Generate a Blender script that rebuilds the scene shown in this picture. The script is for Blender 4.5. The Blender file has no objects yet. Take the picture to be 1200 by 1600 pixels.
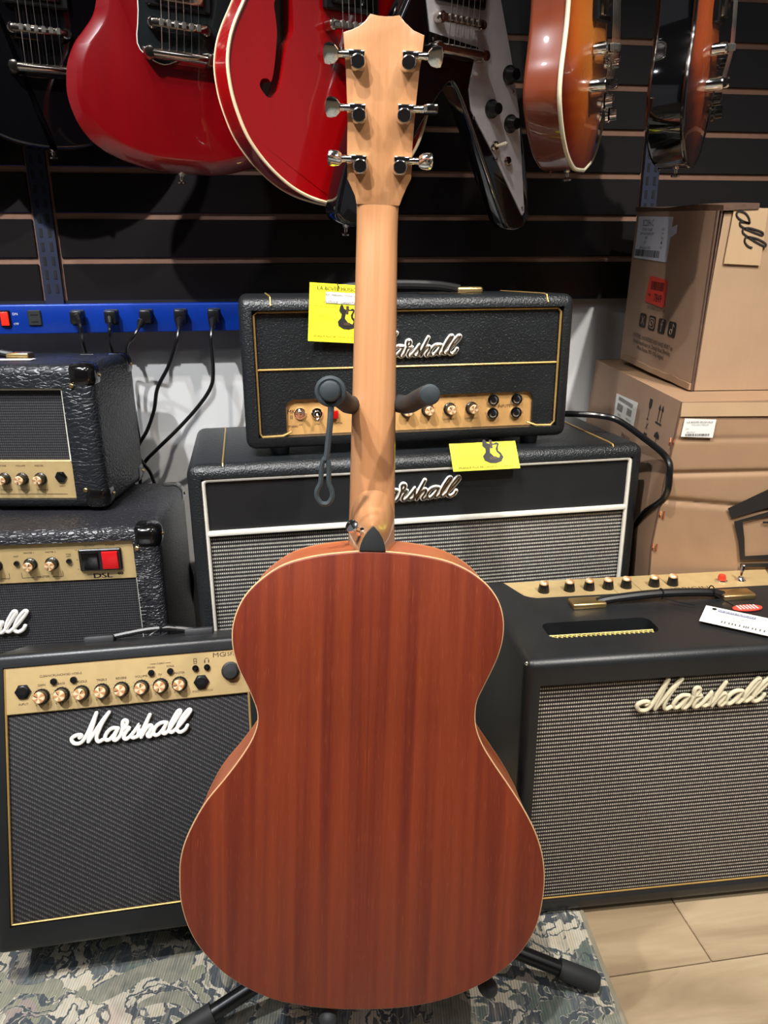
import bpy, bmesh, math, random
from mathutils import Matrix, Vector
from math import pi, sin, cos, radians as rad
random.seed(7)
SC = bpy.context.scene
COL = SC.collection

# ------------------------------------------------------------------ camera, world, lamps, exposure
def rot(yaw, tilt=0, roll=0):
    return Matrix.Rotation(rad(yaw), 4, 'Z') @ Matrix.Rotation(rad(tilt), 4, 'X') @ Matrix.Rotation(rad(roll), 4, 'Y')

cd = bpy.data.cameras.new('camera'); cam = bpy.data.objects.new('camera', cd); COL.objects.link(cam)
cd.sensor_fit = 'VERTICAL'; cd.sensor_height = 36.0; cd.lens = 36.0 * 1150 / 1600; cd.clip_start = .02
cam.matrix_world = Matrix.Translation((0, 0, .86)) @ Matrix.Rotation(rad(90 - 17.94), 4, 'X') @ Matrix.Rotation(rad(-.357), 4, 'Z')
SC.camera = cam

W = bpy.data.worlds.new('shop_air'); SC.world = W; W.use_nodes = True
W.node_tree.nodes['Background'].inputs[0].default_value = (.92, .95, 1.0, 1)
W.node_tree.nodes['Background'].inputs[1].default_value = .14

def spot(name, loc, target, power, color, size=.035, angle=80, blend=.5):
    l = bpy.data.lights.new(name, 'SPOT'); l.energy = power; l.color = color; l.shadow_soft_size = size
    l.spot_size = rad(angle); l.spot_blend = blend
    o = bpy.data.objects.new(name, l); COL.objects.link(o); o.location = loc
    o.rotation_euler = (Vector(target) - Vector(loc)).to_track_quat('-Z', 'Y').to_euler(); return o
spot('track_spot', (-.35, .02, 2.65), (-.02, .60, .2), 150, (1, .94, .87), .03, 60, .6)
spot('track_spot', (.95, .05, 2.65), (.45, .75, .2), 92, (1, .95, .88), .03, 62, .6)
spot('track_spot', (-1.25, .05, 2.65), (-.60, .85, .2), 110, (.92, .95, 1), .03, 62, .6)
spot('track_spot', (-.9, -.55, 2.65), (-.35, 1.40, .48), 260, (.97, .98, 1), .03, 32, .7)
spot('track_spot', (1.0, -.60, 2.65), (.50, 1.35, .50), 200, (1, .96, .9), .03, 34, .7)
spot('track_spot', (-.1, .1, 2.65), (0, 1.25, 1.15), 7, (1, .95, .9), .03, 60, .8)
def panel(loc, sx, sy, power):
    l = bpy.data.lights.new('added_fill_panel', 'AREA'); l.shape = 'RECTANGLE'; l.size = sx; l.size_y = sy; l.energy = power; l.color = (.96, .98, 1)
    o = bpy.data.objects.new('added_fill_panel', l); COL.objects.link(o); o.location = loc; return o
panel((-.7, -.9, 2.75), .6, .6, 9); panel((1.0, -1.6, 2.75), .6, .6, 9)  # added area lights that give chrome bright reflections, no such fixtures known

SC.view_settings.view_transform = 'Standard'; SC.view_settings.look = 'None'
SC.view_settings.gamma = 1; SC.view_settings.use_curve_mapping = False
SC.view_settings.exposure = .25

# ------------------------------------------------------------------ materials
def lin(c):
    return tuple(((v / 255) / 12.92 if v / 255 <= .04045 else ((v / 255 + .055) / 1.055) ** 2.4) for v in c) + (1,)

class N:
    """small helper round a node tree"""
    def __init__(s, name):
        s.m = bpy.data.materials.new(name); s.m.use_nodes = True; s.t = s.m.node_tree
        s.b = s.t.nodes['Principled BSDF']; s.tc = s.t.nodes.new('ShaderNodeTexCoord').outputs['Object']
    def new(s, k, **kw):
        n = s.t.nodes.new(k)
        for a, v in kw.items(): setattr(n, a, v)
        return n
    def link(s, a, b): s.t.links.new(a, b)
    def math(s, op, a, b=None, c=None, clamp=False):
        n = s.new('ShaderNodeMath', operation=op, use_clamp=clamp)
        for i, v in enumerate((a, b, c)):
            if v is None: continue
            if isinstance(v, (int, float)): n.inputs[i].default_value = v
            else: s.link(v, n.inputs[i])
        return n.outputs[0]
    def mapped(s, scale=(1, 1, 1), rot_=(0, 0, 0), src=None):
        n = s.new('ShaderNodeMapping'); n.inputs['Scale'].default_value = scale; n.inputs['Rotation'].default_value = rot_
        s.link(src or s.tc, n.inputs[0]); return n.outputs[0]
    def noise(s, vec, scale, detail=2, rough=.5, dist=0):
        n = s.new('ShaderNodeTexNoise'); s.link(vec, n.inputs['Vector']); n.inputs['Scale'].default_value = scale
        n.inputs['Detail'].default_value = detail; n.inputs['Roughness'].default_value = rough; n.inputs['Distortion'].default_value = dist
        return n.outputs['Fac']
    def voro(s, vec, scale, feature='F1', out='Distance'):
        n = s.new('ShaderNodeTexVoronoi', feature=feature); s.link(vec, n.inputs['Vector']); n.inputs['Scale'].default_value = scale
        return n.outputs[out]
    def ramp(s, fac, stops, interp='LINEAR'):
        n = s.new('ShaderNodeValToRGB'); n.color_ramp.interpolation = interp; e = n.color_ramp.elements
        while len(e) < len(stops): e.new(.5)
        for q, (p, c) in zip(e, stops): q.position = p; q.color = lin(c)
        s.link(fac, n.inputs[0]); return n.outputs[0]
    def mix(s, fac, a, b, mode='MIX'):
        n = s.new('ShaderNodeMix', data_type='RGBA', blend_type=mode)
        if isinstance(fac, (int, float)): n.inputs[0].default_value = fac
        else: s.link(fac, n.inputs[0])
        for i, v in ((6, a), (7, b)):
            if isinstance(v, tuple): n.inputs[i].default_value = lin(v)
            else: s.link(v, n.inputs[i])
        return n.outputs[2]
    def xyz(s, vec=None):
        n = s.new('ShaderNodeSeparateXYZ'); s.link(vec or s.tc, n.inputs[0]); return n.outputs
    def comb(s, x, y, z):
        n = s.new('ShaderNodeCombineXYZ')
        for i, v in enumerate((x, y, z)):
            if isinstance(v, (int, float)): n.inputs[i].default_value = v
            else: s.link(v, n.inputs[i])
        return n.outputs[0]
    def bump(s, h, strength, dist):
        n = s.new('ShaderNodeBump'); n.inputs['Strength'].default_value = strength; n.inputs['Distance'].default_value = dist
        s.link(h, n.inputs['Height']); s.link(n.outputs[0], s.b.inputs['Normal'])
    def col(s, v):
        if isinstance(v, tuple): s.b.inputs['Base Color'].default_value = lin(v)
        else: s.link(v, s.b.inputs['Base Color'])
    def rough(s, v):
        if isinstance(v, (int, float)): s.b.inputs['Roughness'].default_value = v
        else: s.link(v, s.b.inputs['Roughness'])
    def set(s, **k):
        for a, v in k.items(): s.b.inputs[a.replace('_', ' ')].default_value = v
        return s

M = {}
def plain(name, c, r=.5, metal=0, coat=0, var=.06):
    n = N(name); f = n.noise(n.tc, 60, 3)
    n.col(n.mix(f, tuple(int(v * (1 - var)) for v in c), tuple(min(255, int(v * (1 + var))) for v in c)))
    n.rough(r); n.b.inputs['Metallic'].default_value = metal; n.b.inputs['Coat Weight'].default_value = coat
    n.b.inputs['Coat Roughness'].default_value = .03
    M[name] = n.m; return n

def tolex(name, c, kind, scale, strength, r=.42, dist=.0008):
    n = N(name)
    if kind == 'pebble':
        a = n.voro(n.mapped(src=n.tc), scale, 'SMOOTH_F1'); b = n.noise(n.tc, scale * 1.4, 3, .6)
        h = n.math('ADD', a, n.math('MULTIPLY', b, .8))
    else:   # long creased levant grain
        d = n.noise(n.tc, 45, 3); v = n.new('ShaderNodeVectorMath', operation='ADD'); n.link(n.tc, v.inputs[0])
        n.link(n.comb(n.math('MULTIPLY', d, .02), 0, n.math('MULTIPLY', d, .015)), v.inputs[1])
        vv = v.outputs[0]
        a = n.voro(n.mapped((.55, .8, 1.25), src=vv), scale, 'DISTANCE_TO_EDGE')
        a = n.math('MINIMUM', n.math('MULTIPLY', a, 6), 1)
        b = n.noise(vv, scale * 2.2, 3, .6); h = n.math('ADD', a, n.math('MULTIPLY', b, .5))
    n.bump(h, strength, dist)
    lo = tuple(int(v * .8) for v in c); hi = tuple(int(v * 1.25) for v in c)
    n.col(n.mix(n.noise(n.tc, 14, 3), lo, hi)); n.rough(r); M[name] = n.m

tolex('tolex_fine', (26, 28, 30), 'pebble', 430, .75, .32, .0009)
tolex('tolex_smooth', (27, 28, 30), 'pebble', 620, .12, .38)
tolex('tolex_levant', (26, 28, 32), 'levant', 120, .6, .36, .0010)
tolex('tolex_levant_rough', (34, 34, 38), 'levant', 170, .75, .32, .0010)

def weave(name, dark, mid, light, px, pz, diag=False, angle=0., lo=.2, hi=.8):
    n = N(name); x, y, z = n.xyz()
    if diag:
        d = n.math('ADD', n.math('MULTIPLY', x, 2 * pi * sin(angle) / pz), n.math('MULTIPLY', z, 2 * pi * cos(angle) / pz))
        r = n.math('SINE', d)
        q = n.math('SINE', n.math('MULTIPLY', x, 2 * pi / px))
        f = n.math('ADD', n.math('MULTIPLY_ADD', r, .34, .42), n.math('MULTIPLY', q, .16))
    else:
        r = n.math('MULTIPLY_ADD', n.math('SINE', n.math('MULTIPLY', z, 2 * pi / pz)), .5, .5)
        q = n.math('MULTIPLY_ADD', n.math('SINE', n.math('MULTIPLY', x, 2 * pi / px)), .5, .5)
        f = n.math('MULTIPLY', r, n.math('MULTIPLY_ADD', q, .75, .35))
    jit = n.noise(n.mapped((1 / px, 1, 1 / pz)), .8, 2)
    f2 = n.math('ADD', f, n.math('MULTIPLY_ADD', jit, .5, -.25), clamp=True)
    n.col(n.ramp(f2, [(lo, dark), ((lo + hi) / 2, mid), (hi, light)])); n.rough(.75); n.bump(f, .5, .0008)
    M[name] = n.m
weave('cloth_salt', (28, 24, 24), (110, 102, 94), (205, 198, 184), .0030, .0058)
weave('cloth_salt_cab', (30, 28, 28), (110, 106, 100), (200, 196, 184), .0030, .0062)
weave('cloth_black', (20, 20, 22), (38, 38, 41), (92, 90, 92), .0026, .0052, True, rad(32), .15, 1.05)
weave('cloth_black_fine', (18, 18, 22), (34, 34, 38), (66, 66, 72), .0034, .0042, False, 0, .1, .95)

def metal(name, c, r, var=.05, wedge=False):
    n = plain(name, c, r, .45 if wedge else 1, 0, var)
    if wedge:   # spun face: radial sheen painted in as bright and dark colour sectors
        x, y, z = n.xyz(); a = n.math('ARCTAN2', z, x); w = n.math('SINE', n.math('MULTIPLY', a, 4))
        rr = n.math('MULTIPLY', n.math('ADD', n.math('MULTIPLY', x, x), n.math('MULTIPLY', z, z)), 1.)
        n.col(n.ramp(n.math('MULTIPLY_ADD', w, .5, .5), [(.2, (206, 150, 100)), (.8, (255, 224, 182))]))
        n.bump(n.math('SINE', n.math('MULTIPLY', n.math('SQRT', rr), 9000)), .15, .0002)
metal('chrome', (240, 240, 240), .10)
metal('nickel', (200, 190, 180), .14)
metal('brass', (232, 198, 136), .32)
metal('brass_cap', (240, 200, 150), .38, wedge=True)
metal('steel_string', (190, 185, 175), .3)
n = plain('gold_panel', (198, 172, 122), .40, .35)
n.bump(n.noise(n.mapped((3, 3, 900)), 1, 2), .05, .0004)
n = plain('gold_panel_warm', (212, 164, 102), .45, .3)
plain('white_piping', (224, 220, 208), .4)
plain('gold_piping', (206, 168, 100), .32, .6)
plain('badge_white', (235, 233, 226), .3)
plain('badge_cream', (205, 195, 165), .4)
metal('badge_silver', (150, 135, 118), .25)
plain('badge_edge', (238, 234, 226), .25)
plain('ink', (30, 26, 24), .6)
plain('ink_brown', (70, 50, 34), .6)
plain('ink_grey', (95, 92, 90), .7)
plain('plastic_black', (18, 18, 20), .28)
plain('plastic_gloss', (14, 13, 13), .12, 0, .5)
plain('plastic_matte', (34, 35, 37), .55)
plain('rubber', (62, 70, 74), .5)
plain('foam_grip', (40, 42, 44), .62)
plain('stand_metal', (22, 23, 25), .32, .2)
plain('red_rocker', (190, 22, 26), .3)
plain('red_jewel', (170, 10, 12), .25, 0, .4)
plain('red_lamp', (200, 62, 38), .25, 0, .6)
plain('paper_white', (226, 226, 220), .7, var=.02)
plain('paper_cool', (214, 218, 230), .6, var=.02)
plain('paper_yellow', (243, 236, 40), .6, var=.02)
plain('paper_red', (222, 70, 52), .6, var=.03)
plain('paper_bar', (120, 122, 150), .6)
plain('yellow_paint', (206, 190, 116), .4)
plain('copper_staple', (168, 92, 54), .4, .6)
plain('leather_black', (20, 20, 21), .4)
plain('fretboard_dark', (44, 30, 24), .5)
plain('pearl_tip', (225, 215, 190), .3)
plain('guitar_black', (7, 7, 9), .08, 0, 1)
plain('pickguard_black', (22, 26, 27), .2, 0, .3)
plain('pickguard_white', (206, 202, 206), .3)
plain('binding_cream', (238, 212, 170), .3, 0, .5)
plain('binding_pale', (222, 214, 186), .3, 0, .5)
plain('cream_body', (206, 200, 150), .2, 0, .5)
plain('mdf', (136, 102, 84), .8)
plain('upright_metal', (44, 50, 70), .45, .4)
plain('slot_black', (8, 8, 10), .8)
plain('dark_paint', (52, 44, 42), .7); plain('ceiling_paint', (105, 105, 108), .8)
plain('baseboard_paint', (205, 204, 198), .5)

def red_body(name, c1, c2):
    n = N(name); n.col(n.mix(n.noise(n.mapped((30, 30, 3)), 1, 3), c1, c2)); n.rough(.25); n.set(Coat_Weight=1.0, Coat_Roughness=.03); M[name] = n.m
red_body('cherry', (96, 1, 7), (118, 2, 9))
red_body('scarlet', (138, 3, 7), (156, 5, 9))
red_body('brown_side', (110, 48, 28), (132, 64, 38))

def burst(name, cx, cz, sx, sz, stops):
    n = N(name); x, y, z = n.xyz()
    fx = n.math('DIVIDE', n.math('SUBTRACT', x, cx), sx); fz = n.math('DIVIDE', n.math('SUBTRACT', z, cz), sz)
    d = n.math('SQRT', n.math('ADD', n.math('MULTIPLY', fx, fx), n.math('MULTIPLY', fz, fz)))
    fl = n.noise(n.mapped((8, 8, 90)), 1, 2)
    c = n.ramp(n.math('ADD', d, n.math('MULTIPLY_ADD', fl, .10, -.05)), stops)
    n.col(c); n.rough(.25); n.set(Coat_Weight=1.0, Coat_Roughness=.03); M[name] = n.m
burst('amber_burst', 0, .17, .17, .19, [(.25, (196, 118, 48)), (.62, (166, 80, 28)), (.86, (104, 30, 12)), (1, (54, 12, 6))])
burst('dark_burst', 0, .18, .17, .20, [(.2, (176, 84, 34)), (.6, (140, 58, 24)), (.8, (60, 22, 12)), (.98, (10, 7, 6))])

# mahogany, book matched about the centre seam
n = N('mahogany_back'); x, y, z = n.xyz(); ax = n.math('ABSOLUTE', x)
v = n.comb(ax, 0, z)
wide = n.noise(n.mapped((38, 1, .8), src=v), 1, 3); fine = n.noise(n.mapped((150, 1, 2.5), src=v), 1, 3, .6)
pores = n.noise(n.mapped((900, 1, 45), src=v), 1, 2, .6)
c = n.ramp(wide, [(.26, (90, 27, 16)), (.42, (108, 37, 20)), (.55, (138, 57, 28)), (.7, (98, 31, 18))])
c = n.mix(n.math('MULTIPLY_ADD', fine, 1.6, -.45, clamp=True), c, (126, 50, 27))
c = n.mix(n.math('MULTIPLY_ADD', pores, 3.0, -1.75, clamp=True), c, (164, 84, 48))
hm = n.math('LESS_THAN', ax, .0007)
c = n.mix(n.math('MULTIPLY', hm, .25), c, (96, 36, 24))
n.col(c); n.rough(.45); n.set(Coat_Weight=.06, Coat_Roughness=.3); n.bump(pores, .08, .0002); M['mahogany_back'] = n.m
n = N('mahogany_side'); f = n.noise(n.mapped((6, 160, 6)), 1, 3, .6)
n.col(n.ramp(f, [(.3, (178, 90, 52)), (.7, (200, 112, 70))])); n.rough(.35); n.set(Coat_Weight=.25, Coat_Roughness=.2); M['mahogany_side'] = n.m
n = N('maple'); f = n.noise(n.mapped((220, 60, 3)), 1, 3, .6); g = n.noise(n.mapped((30, 10, 14)), 1, 2)
c = n.ramp(f, [(.3, (172, 118, 76)), (.7, (187, 134, 90))]); c = n.mix(n.math('MULTIPLY', g, .35), c, (196, 148, 104))
n.col(c); n.rough(.34); n.set(Coat_Weight=.5, Coat_Roughness=.10); M['maple'] = n.m
n = plain('edge_pale', (232, 188, 140), .4)

# cardboard
def card(name, c):
    n = N(name); f = n.noise(n.tc, 9, 4, .6); g = n.noise(n.mapped((220, 220, 12)), 1, 2)
    cc = n.mix(f, tuple(int(v * .90) for v in c), tuple(min(255, int(v * 1.06)) for v in c))
    n.col(n.mix(n.math('MULTIPLY', g, .10), cc, (120, 84, 56))); n.rough(.75); n.bump(n.math('ADD', n.noise(n.tc, 7, 2), n.math('MULTIPLY', g, .05)), .35, .006); M[name] = n.m
card('cardboard', (172, 142, 112)); card('cardboard_side', (170, 138, 114)); card('cardboard_low', (158, 126, 96)); card('cardboard_tape', (188, 158, 122))
plain('cardboard_cut', (84, 62, 48), .8, var=.3)

# walls, slats, floor, rug
n = N('plaster'); n.col(n.mix(n.noise(n.tc, 5, 4), (200, 200, 200), (214, 214, 212))); n.rough(.55); n.bump(n.noise(n.tc, 120, 3), .08, .001); M['plaster'] = n.m
n = N('slat_laminate'); n.col(n.mix(n.noise(n.mapped((1, 1, 14)), 4, 3), (20, 17, 17), (29, 25, 25))); n.rough(.28); n.bump(n.noise(n.tc, 300, 2), .05, .0003); M['slat_laminate'] = n.m
n = N('blue_metal'); n.col(n.mix(n.noise(n.tc, 8, 2), (10, 52, 150), (14, 64, 176))); n.rough(.3); n.set(Metallic=.3); M['blue_metal'] = n.m
n = N('lit_rocker'); n.col((210, 20, 16)); n.rough(.3); n.set(Emission_Color=lin((255, 40, 24)), Emission_Strength=1.2); M['lit_rocker'] = n.m
n = N('glow_tube'); n.col((240, 120, 40)); n.set(Emission_Color=lin((255, 110, 40)), Emission_Strength=.5); M['glow_tube'] = n.m

n = N('oak_plank'); oi = n.new('ShaderNodeObjectInfo').outputs['Random']
v = n.comb(n.math('MULTIPLY_ADD', oi, 7, n.math('MULTIPLY', n.xyz()[0], 1)), n.xyz()[1], 0)
w_ = n.noise(n.mapped((2.2, 16, 1), src=v), 1, 4, .6, .6); k = n.noise(n.mapped((9, 16, 1), src=v), 1, 2, .5, 1.2)
c = n.ramp(w_, [(.3, (146, 124, 96)), (.5, (172, 150, 118)), (.7, (192, 172, 140))])
c = n.mix(n.math('MULTIPLY_ADD', k, 4, -2.6, clamp=True), c, (128, 102, 76))
c = n.mix(n.math('MULTIPLY', oi, .25), c, (186, 166, 142)); n.col(c); n.rough(.42); n.bump(w_, .06, .001); M['oak_plank'] = n.m

n = N('rug_wool')
def warp(n, amp, sc, seed):
    a = n.noise(n.tc, sc, 3, .6); m_ = n.mapped((1, 1, 1), (0, 0, seed)); b_ = n.noise(m_, sc, 3, .6)
    v = n.new('ShaderNodeVectorMath', operation='ADD'); n.link(n.tc, v.inputs[0])
    n.link(n.comb(n.math('MULTIPLY', a, amp), n.math('MULTIPLY', b_, amp), 0), v.inputs[1]); return v.outputs[0]
v1 = warp(n, .06, 26, 1.3); v2 = warp(n, .03, 40, 2.1)
cell = n.voro(v1, 22, 'F1', 'Distance'); idc = n.xyz(n.voro(v1, 22, 'F1', 'Color'))[0]
base = n.ramp(idc, [(0, (150, 152, 132)), (.2, (214, 207, 188)), (.46, (104, 116, 110)), (.58, (208, 198, 176)), (.72, (168, 152, 146)), (.84, (98, 106, 110)), (.93, (216, 210, 194))], 'CONSTANT')
c = n.mix(n.math('MULTIPLY', n.math('GREATER_THAN', cell, .30), n.math('LESS_THAN', cell, .38)), base, (74, 84, 92))
c = n.mix(n.math('LESS_THAN', cell, .14), c, (104, 112, 108))
vine = n.noise(v2, 15, 2, .5, 1.5); band = n.math('ABSOLUTE', n.math('SUBTRACT', vine, .5))
c = n.mix(n.math('LESS_THAN', band, .030), c, (78, 86, 92)); c = n.mix(n.math('MULTIPLY', n.math('GREATER_THAN', band, .030), n.math('LESS_THAN', band, .038)), c, (214, 208, 190))
big = n.noise(n.tc, 9, 2, .5, 1.0); c = n.mix(n.math('GREATER_THAN', big, .60), c, n.mix(n.noise(n.tc, 60, 2), (92, 104, 98), (176, 172, 152)))
wear = n.noise(n.mapped((190, 22, 1)), 1, 3, .7); c = n.mix(n.math('MULTIPLY_ADD', wear, 3.4, -1.7, clamp=True), c, (178, 174, 160))
wear2 = n.noise(n.mapped((150, 18, 1), (0, 0, .05)), 1, 3, .7); c = n.mix(n.math('MULTIPLY_ADD', wear2, 3.4, -1.95, clamp=True), c, (72, 82, 90))
pk = n.noise(n.tc, 13, 2); c = n.mix(n.math('MULTIPLY_ADD', pk, 3, -1.8, clamp=True), c, (176, 150, 142))
rib = n.math('SINE', n.math('MULTIPLY', n.xyz()[0], 2 * pi / .0034))
c = n.mix(n.math('MULTIPLY_ADD', rib, .14, .14), c, (64, 66, 66))
n.col(c); n.rough(.95); n.bump(rib, .5, .001); M['rug_wool'] = n.m
plain('rug_binding', (150, 142, 122), .95)

# ------------------------------------------------------------------ mesh building
def catmull(pts, closed=False, seg=6):
    P = [Vector(p) for p in pts]; n = len(P); out = []
    for i in range(n if closed else n - 1):
        if closed: a, b, c, d = P[(i - 1) % n], P[i], P[(i + 1) % n], P[(i + 2) % n]
        else: a, b, c, d = P[max(i - 1, 0)], P[i], P[i + 1], P[min(i + 2, n - 1)]
        for k in range(seg):
            t = k / seg
            out.append(.5 * ((2 * b) + (c - a) * t + (2 * a - 5 * b + 4 * c - d) * t * t + (3 * b - a - 3 * c + d) * t ** 3))
    if not closed: out.append(P[-1])
    return out

_txt = {}
def text_mesh(s, size=1., shear=0.):
    k = (s, shear)
    if k not in _txt:
        c = bpy.data.curves.new('lettering_curve', 'FONT'); c.body = s; c.size = 1; c.align_x = 'CENTER'; c.align_y = 'CENTER'
        c.resolution_u = 2; c.shear = shear
        o = bpy.data.objects.new('lettering_curve', c); COL.objects.link(o)
        dg = bpy.context.evaluated_depsgraph_get(); e = o.evaluated_get(dg); me = e.to_mesh()
        _txt[k] = ([v.co.copy() for v in me.vertices], [tuple(p.vertices) for p in me.polygons])
        e.to_mesh_clear(); bpy.data.objects.remove(o); bpy.data.curves.remove(c)
    return _txt[k]

class MB:
    def __init__(s, m=None): s.v = []; s.f = []; s.m = m or Matrix.Identity(4)
    def add(s, vs, fs):
        o = len(s.v); s.v += [s.m @ Vector(v) for v in vs]; s.f += [tuple(i + o for i in f) for f in fs]; return s
    def box(s, a, b):
        (x0, y0, z0), (x1, y1, z1) = a, b
        return s.add([(x0, y0, z0), (x1, y0, z0), (x1, y1, z0), (x0, y1, z0), (x0, y0, z1), (x1, y0, z1), (x1, y1, z1), (x0, y1, z1)],
                     [(0, 3, 2, 1), (4, 5, 6, 7), (0, 1, 5, 4), (1, 2, 6, 5), (2, 3, 7, 6), (3, 0, 4, 7)])
    def rbox(s, a, b, r, seg=3):
        bm = bmesh.new(); bmesh.ops.create_cube(bm, size=1)
        for v in bm.verts: v.co = Vector([a[i] + (b[i] - a[i]) * (v.co[i] + .5) for i in range(3)])
        bmesh.ops.bevel(bm, geom=bm.edges[:] + bm.verts[:], offset=r, segments=seg, profile=.5, affect='EDGES')
        bm.verts.index_update(); s.add([v.co.copy() for v in bm.verts], [tuple(v.index for v in f.verts) for f in bm.faces]); bm.free(); return s
    def tube(s, pts, r, seg=10, closed=False, rr=None, round_ends=False, sy=1.):
        P = [Vector(p) for p in pts]; n = len(P)
        R = rr or [r] * n
        if round_ends and not closed:
            d0 = (P[0] - P[1]).normalized(); d1 = (P[-1] - P[-2]).normalized()
            r0, r1 = R[0], R[-1]
            P = [P[0] + d0 * r0 * k for k in (.98, .8, .45)] + P + [P[-1] + d1 * r1 * k for k in (.45, .8, .98)]
            R = [r0 * k for k in (.2, .6, .89)] + list(R) + [r1 * k for k in (.89, .6, .2)]; n = len(P)
        T = []
        for i in range(n):
            a = P[(i - 1) % n] if closed or i > 0 else P[i]; b = P[(i + 1) % n] if closed or i < n - 1 else P[i]
            t = b - a; T.append(t.normalized() if t.length > 1e-9 else Vector((0, 0, 1)))
        up = Vector((0, 1, 0)) if abs(T[0].y) < .9 else Vector((1, 0, 0))
        u = T[0].cross(up).normalized(); vs = []
        for i in range(n):
            u = (u - T[i] * u.dot(T[i])).normalized(); w = T[i].cross(u)
            for k in range(seg):
                a = 2 * pi * k / seg; vs.append(P[i] + (u * cos(a) + w * sin(a) * sy) * R[i])
        fs = []
        for i in range(n if closed else n - 1):
            j = (i + 1) % n
            for k in range(seg): fs.append((i * seg + k, i * seg + (k + 1) % seg, j * seg + (k + 1) % seg, j * seg + k))
        if not closed: fs += [tuple(range(seg))[::-1], tuple((n - 1) * seg + k for k in range(seg))]
        return s.add(vs, fs)
    def lathe(s, prof, c=(0, 0, 0), axis='-y', seg=24):
        """prof: (radius, distance along axis)"""
        vs = []; c = Vector(c)
        for r, h in prof:
            for k in range(seg):
                a = 2 * pi * k / seg; p, q = r * cos(a), r * sin(a)
                vs.append(c + {'-y': Vector((p, -h, q)), 'z': Vector((p, q, h)), 'x': Vector((h, p, q)), '-x': Vector((-h, p, q)), 'y': Vector((p, h, q))}[axis])
        n = len(prof); fs = []
        for i in range(n - 1):
            for k in range(seg): fs.append((i * seg + k, i * seg + (k + 1) % seg, (i + 1) * seg + (k + 1) % seg, (i + 1) * seg + k))
        fs += [tuple(range(seg))[::-1], tuple((n - 1) * seg + k for k in range(seg))]
        return s.add(vs, fs)
    def rings(s, rings, caps=True):
        n = len(rings[0]); fs = []; vs = [p for r in rings for p in r]
        for i in range(len(rings) - 1):
            for k in range(n): fs.append((i * n + k, i * n + (k + 1) % n, (i + 1) * n + (k + 1) % n, (i + 1) * n + k))
        if caps: fs += [tuple(range(n))[::-1], tuple((len(rings) - 1) * n + k for k in range(n))]
        return s.add(vs, fs)
    def prism(s, c2, y0, y1, r0=0, r1=0, seg=3):
        """c2: closed outline in x,z; from y0 to y1 with rounded rims r0, r1"""
        C = [Vector((p[0], p[1])) for p in c2]; n = len(C)
        area = sum(C[i].x * C[(i + 1) % n].y - C[(i + 1) % n].x * C[i].y for i in range(n))
        sg = 1 if area > 0 else -1
        nor = []
        for i in range(n):
            t = (C[(i + 1) % n] - C[(i - 1) % n]); t = t.normalized() if t.length > 1e-9 else Vector((1, 0)); nor.append(Vector((-t.y, t.x)) * sg)
        R = []
        if r0:
            for k in range(seg + 1):
                a = pi / 2 * k / seg; R.append((r0 * (1 - sin(a)), y0 + r0 * (1 - cos(a))))
        else: R.append((0, y0))
        if r1:
            for k in range(seg + 1):
                a = pi / 2 * k / seg; R.append((r1 * (1 - cos(a)), y1 - r1 * (1 - sin(a))))
        else: R.append((0, y1))
        return s.rings([[Vector(((C[i] + nor[i] * o).x, y, (C[i] + nor[i] * o).y)) for i in range(n)] for o, y in R])
    def poly(s, pts, y=0.):
        return s.add([(p[0], y, p[1]) for p in pts], [tuple(range(len(pts)))])
    def rect(s, x0, z0, x1, z1, y=0.): return s.poly([(x0, z0), (x1, z0), (x1, z1), (x0, z1)], y)
    def text(s, t, x, z, size, y=0., ang=0., shear=0., sx=1.):
        vs, fs = text_mesh(t, 1, shear); c, q = cos(ang), sin(ang)
        return s.add([(x + (v.x * c * sx - v.y * q) * size, y, z + (v.x * q * sx + v.y * c) * size) for v in vs], fs)
    def mesh(s, name, mat, angle=32, uvs=None):
        me = bpy.data.meshes.new(name); me.from_pydata([tuple(v) for v in s.v], [], s.f)
        for mm in (mat if isinstance(mat, (list, tuple)) else [mat]): me.materials.append(M[mm])
        bm = bmesh.new(); bm.from_mesh(me)
        if any(len(f.verts) > 3 for f in bm.faces): bmesh.ops.recalc_face_normals(bm, faces=bm.faces)
        bm.to_mesh(me); bm.free()
        me.shade_smooth(); me.set_sharp_from_angle(angle=rad(angle)); return me
    def build(s, name, mat, parent=None, angle=32, label=None):
        return link(s.mesh(name, mat, angle), name, parent, label)

def link(me, name, parent=None, label=None, loc=None):
    o = bpy.data.objects.new(name, me); COL.objects.link(o); o.parent = parent
    if loc is not None: o.location = loc
    if label: o['label'] = label
    return o
def tag(o, label, cat, group=None):
    o['label'] = label; o['category'] = cat
    if group: o['group'] = group
    return o
def thing(name, label, cat, m=None, group=None):
    o = bpy.data.objects.new(name, None); COL.objects.link(o); o.empty_display_size = .05
    if m is not None: o.matrix_world = m
    return tag(o, label, cat, group)
def copy_tree(o, parent=None):
    c = o.copy(); COL.objects.link(c)
    if parent is not None: c.parent = parent; c.matrix_parent_inverse = o.matrix_parent_inverse.copy()
    for ch in list(o.children): copy_tree(ch, c)
    return c
def boolean_diff(o, cutters):
    for cmb in cutters:
        ob = cmb.build('cutter', 'ink'); md = o.modifiers.new('cut', 'BOOLEAN'); md.operation = 'DIFFERENCE'; md.object = ob; md.solver = 'EXACT'
        if o.parent: ob.parent = o.parent
        bpy.context.view_layer.update(); dg = bpy.context.evaluated_depsgraph_get()
        me = bpy.data.meshes.new_from_object(o.evaluated_get(dg)); o.modifiers.clear(); o.data = me
        bpy.data.objects.remove(ob)
    me = o.data; me.shade_smooth(); me.set_sharp_from_angle(angle=rad(32)); return o
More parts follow.
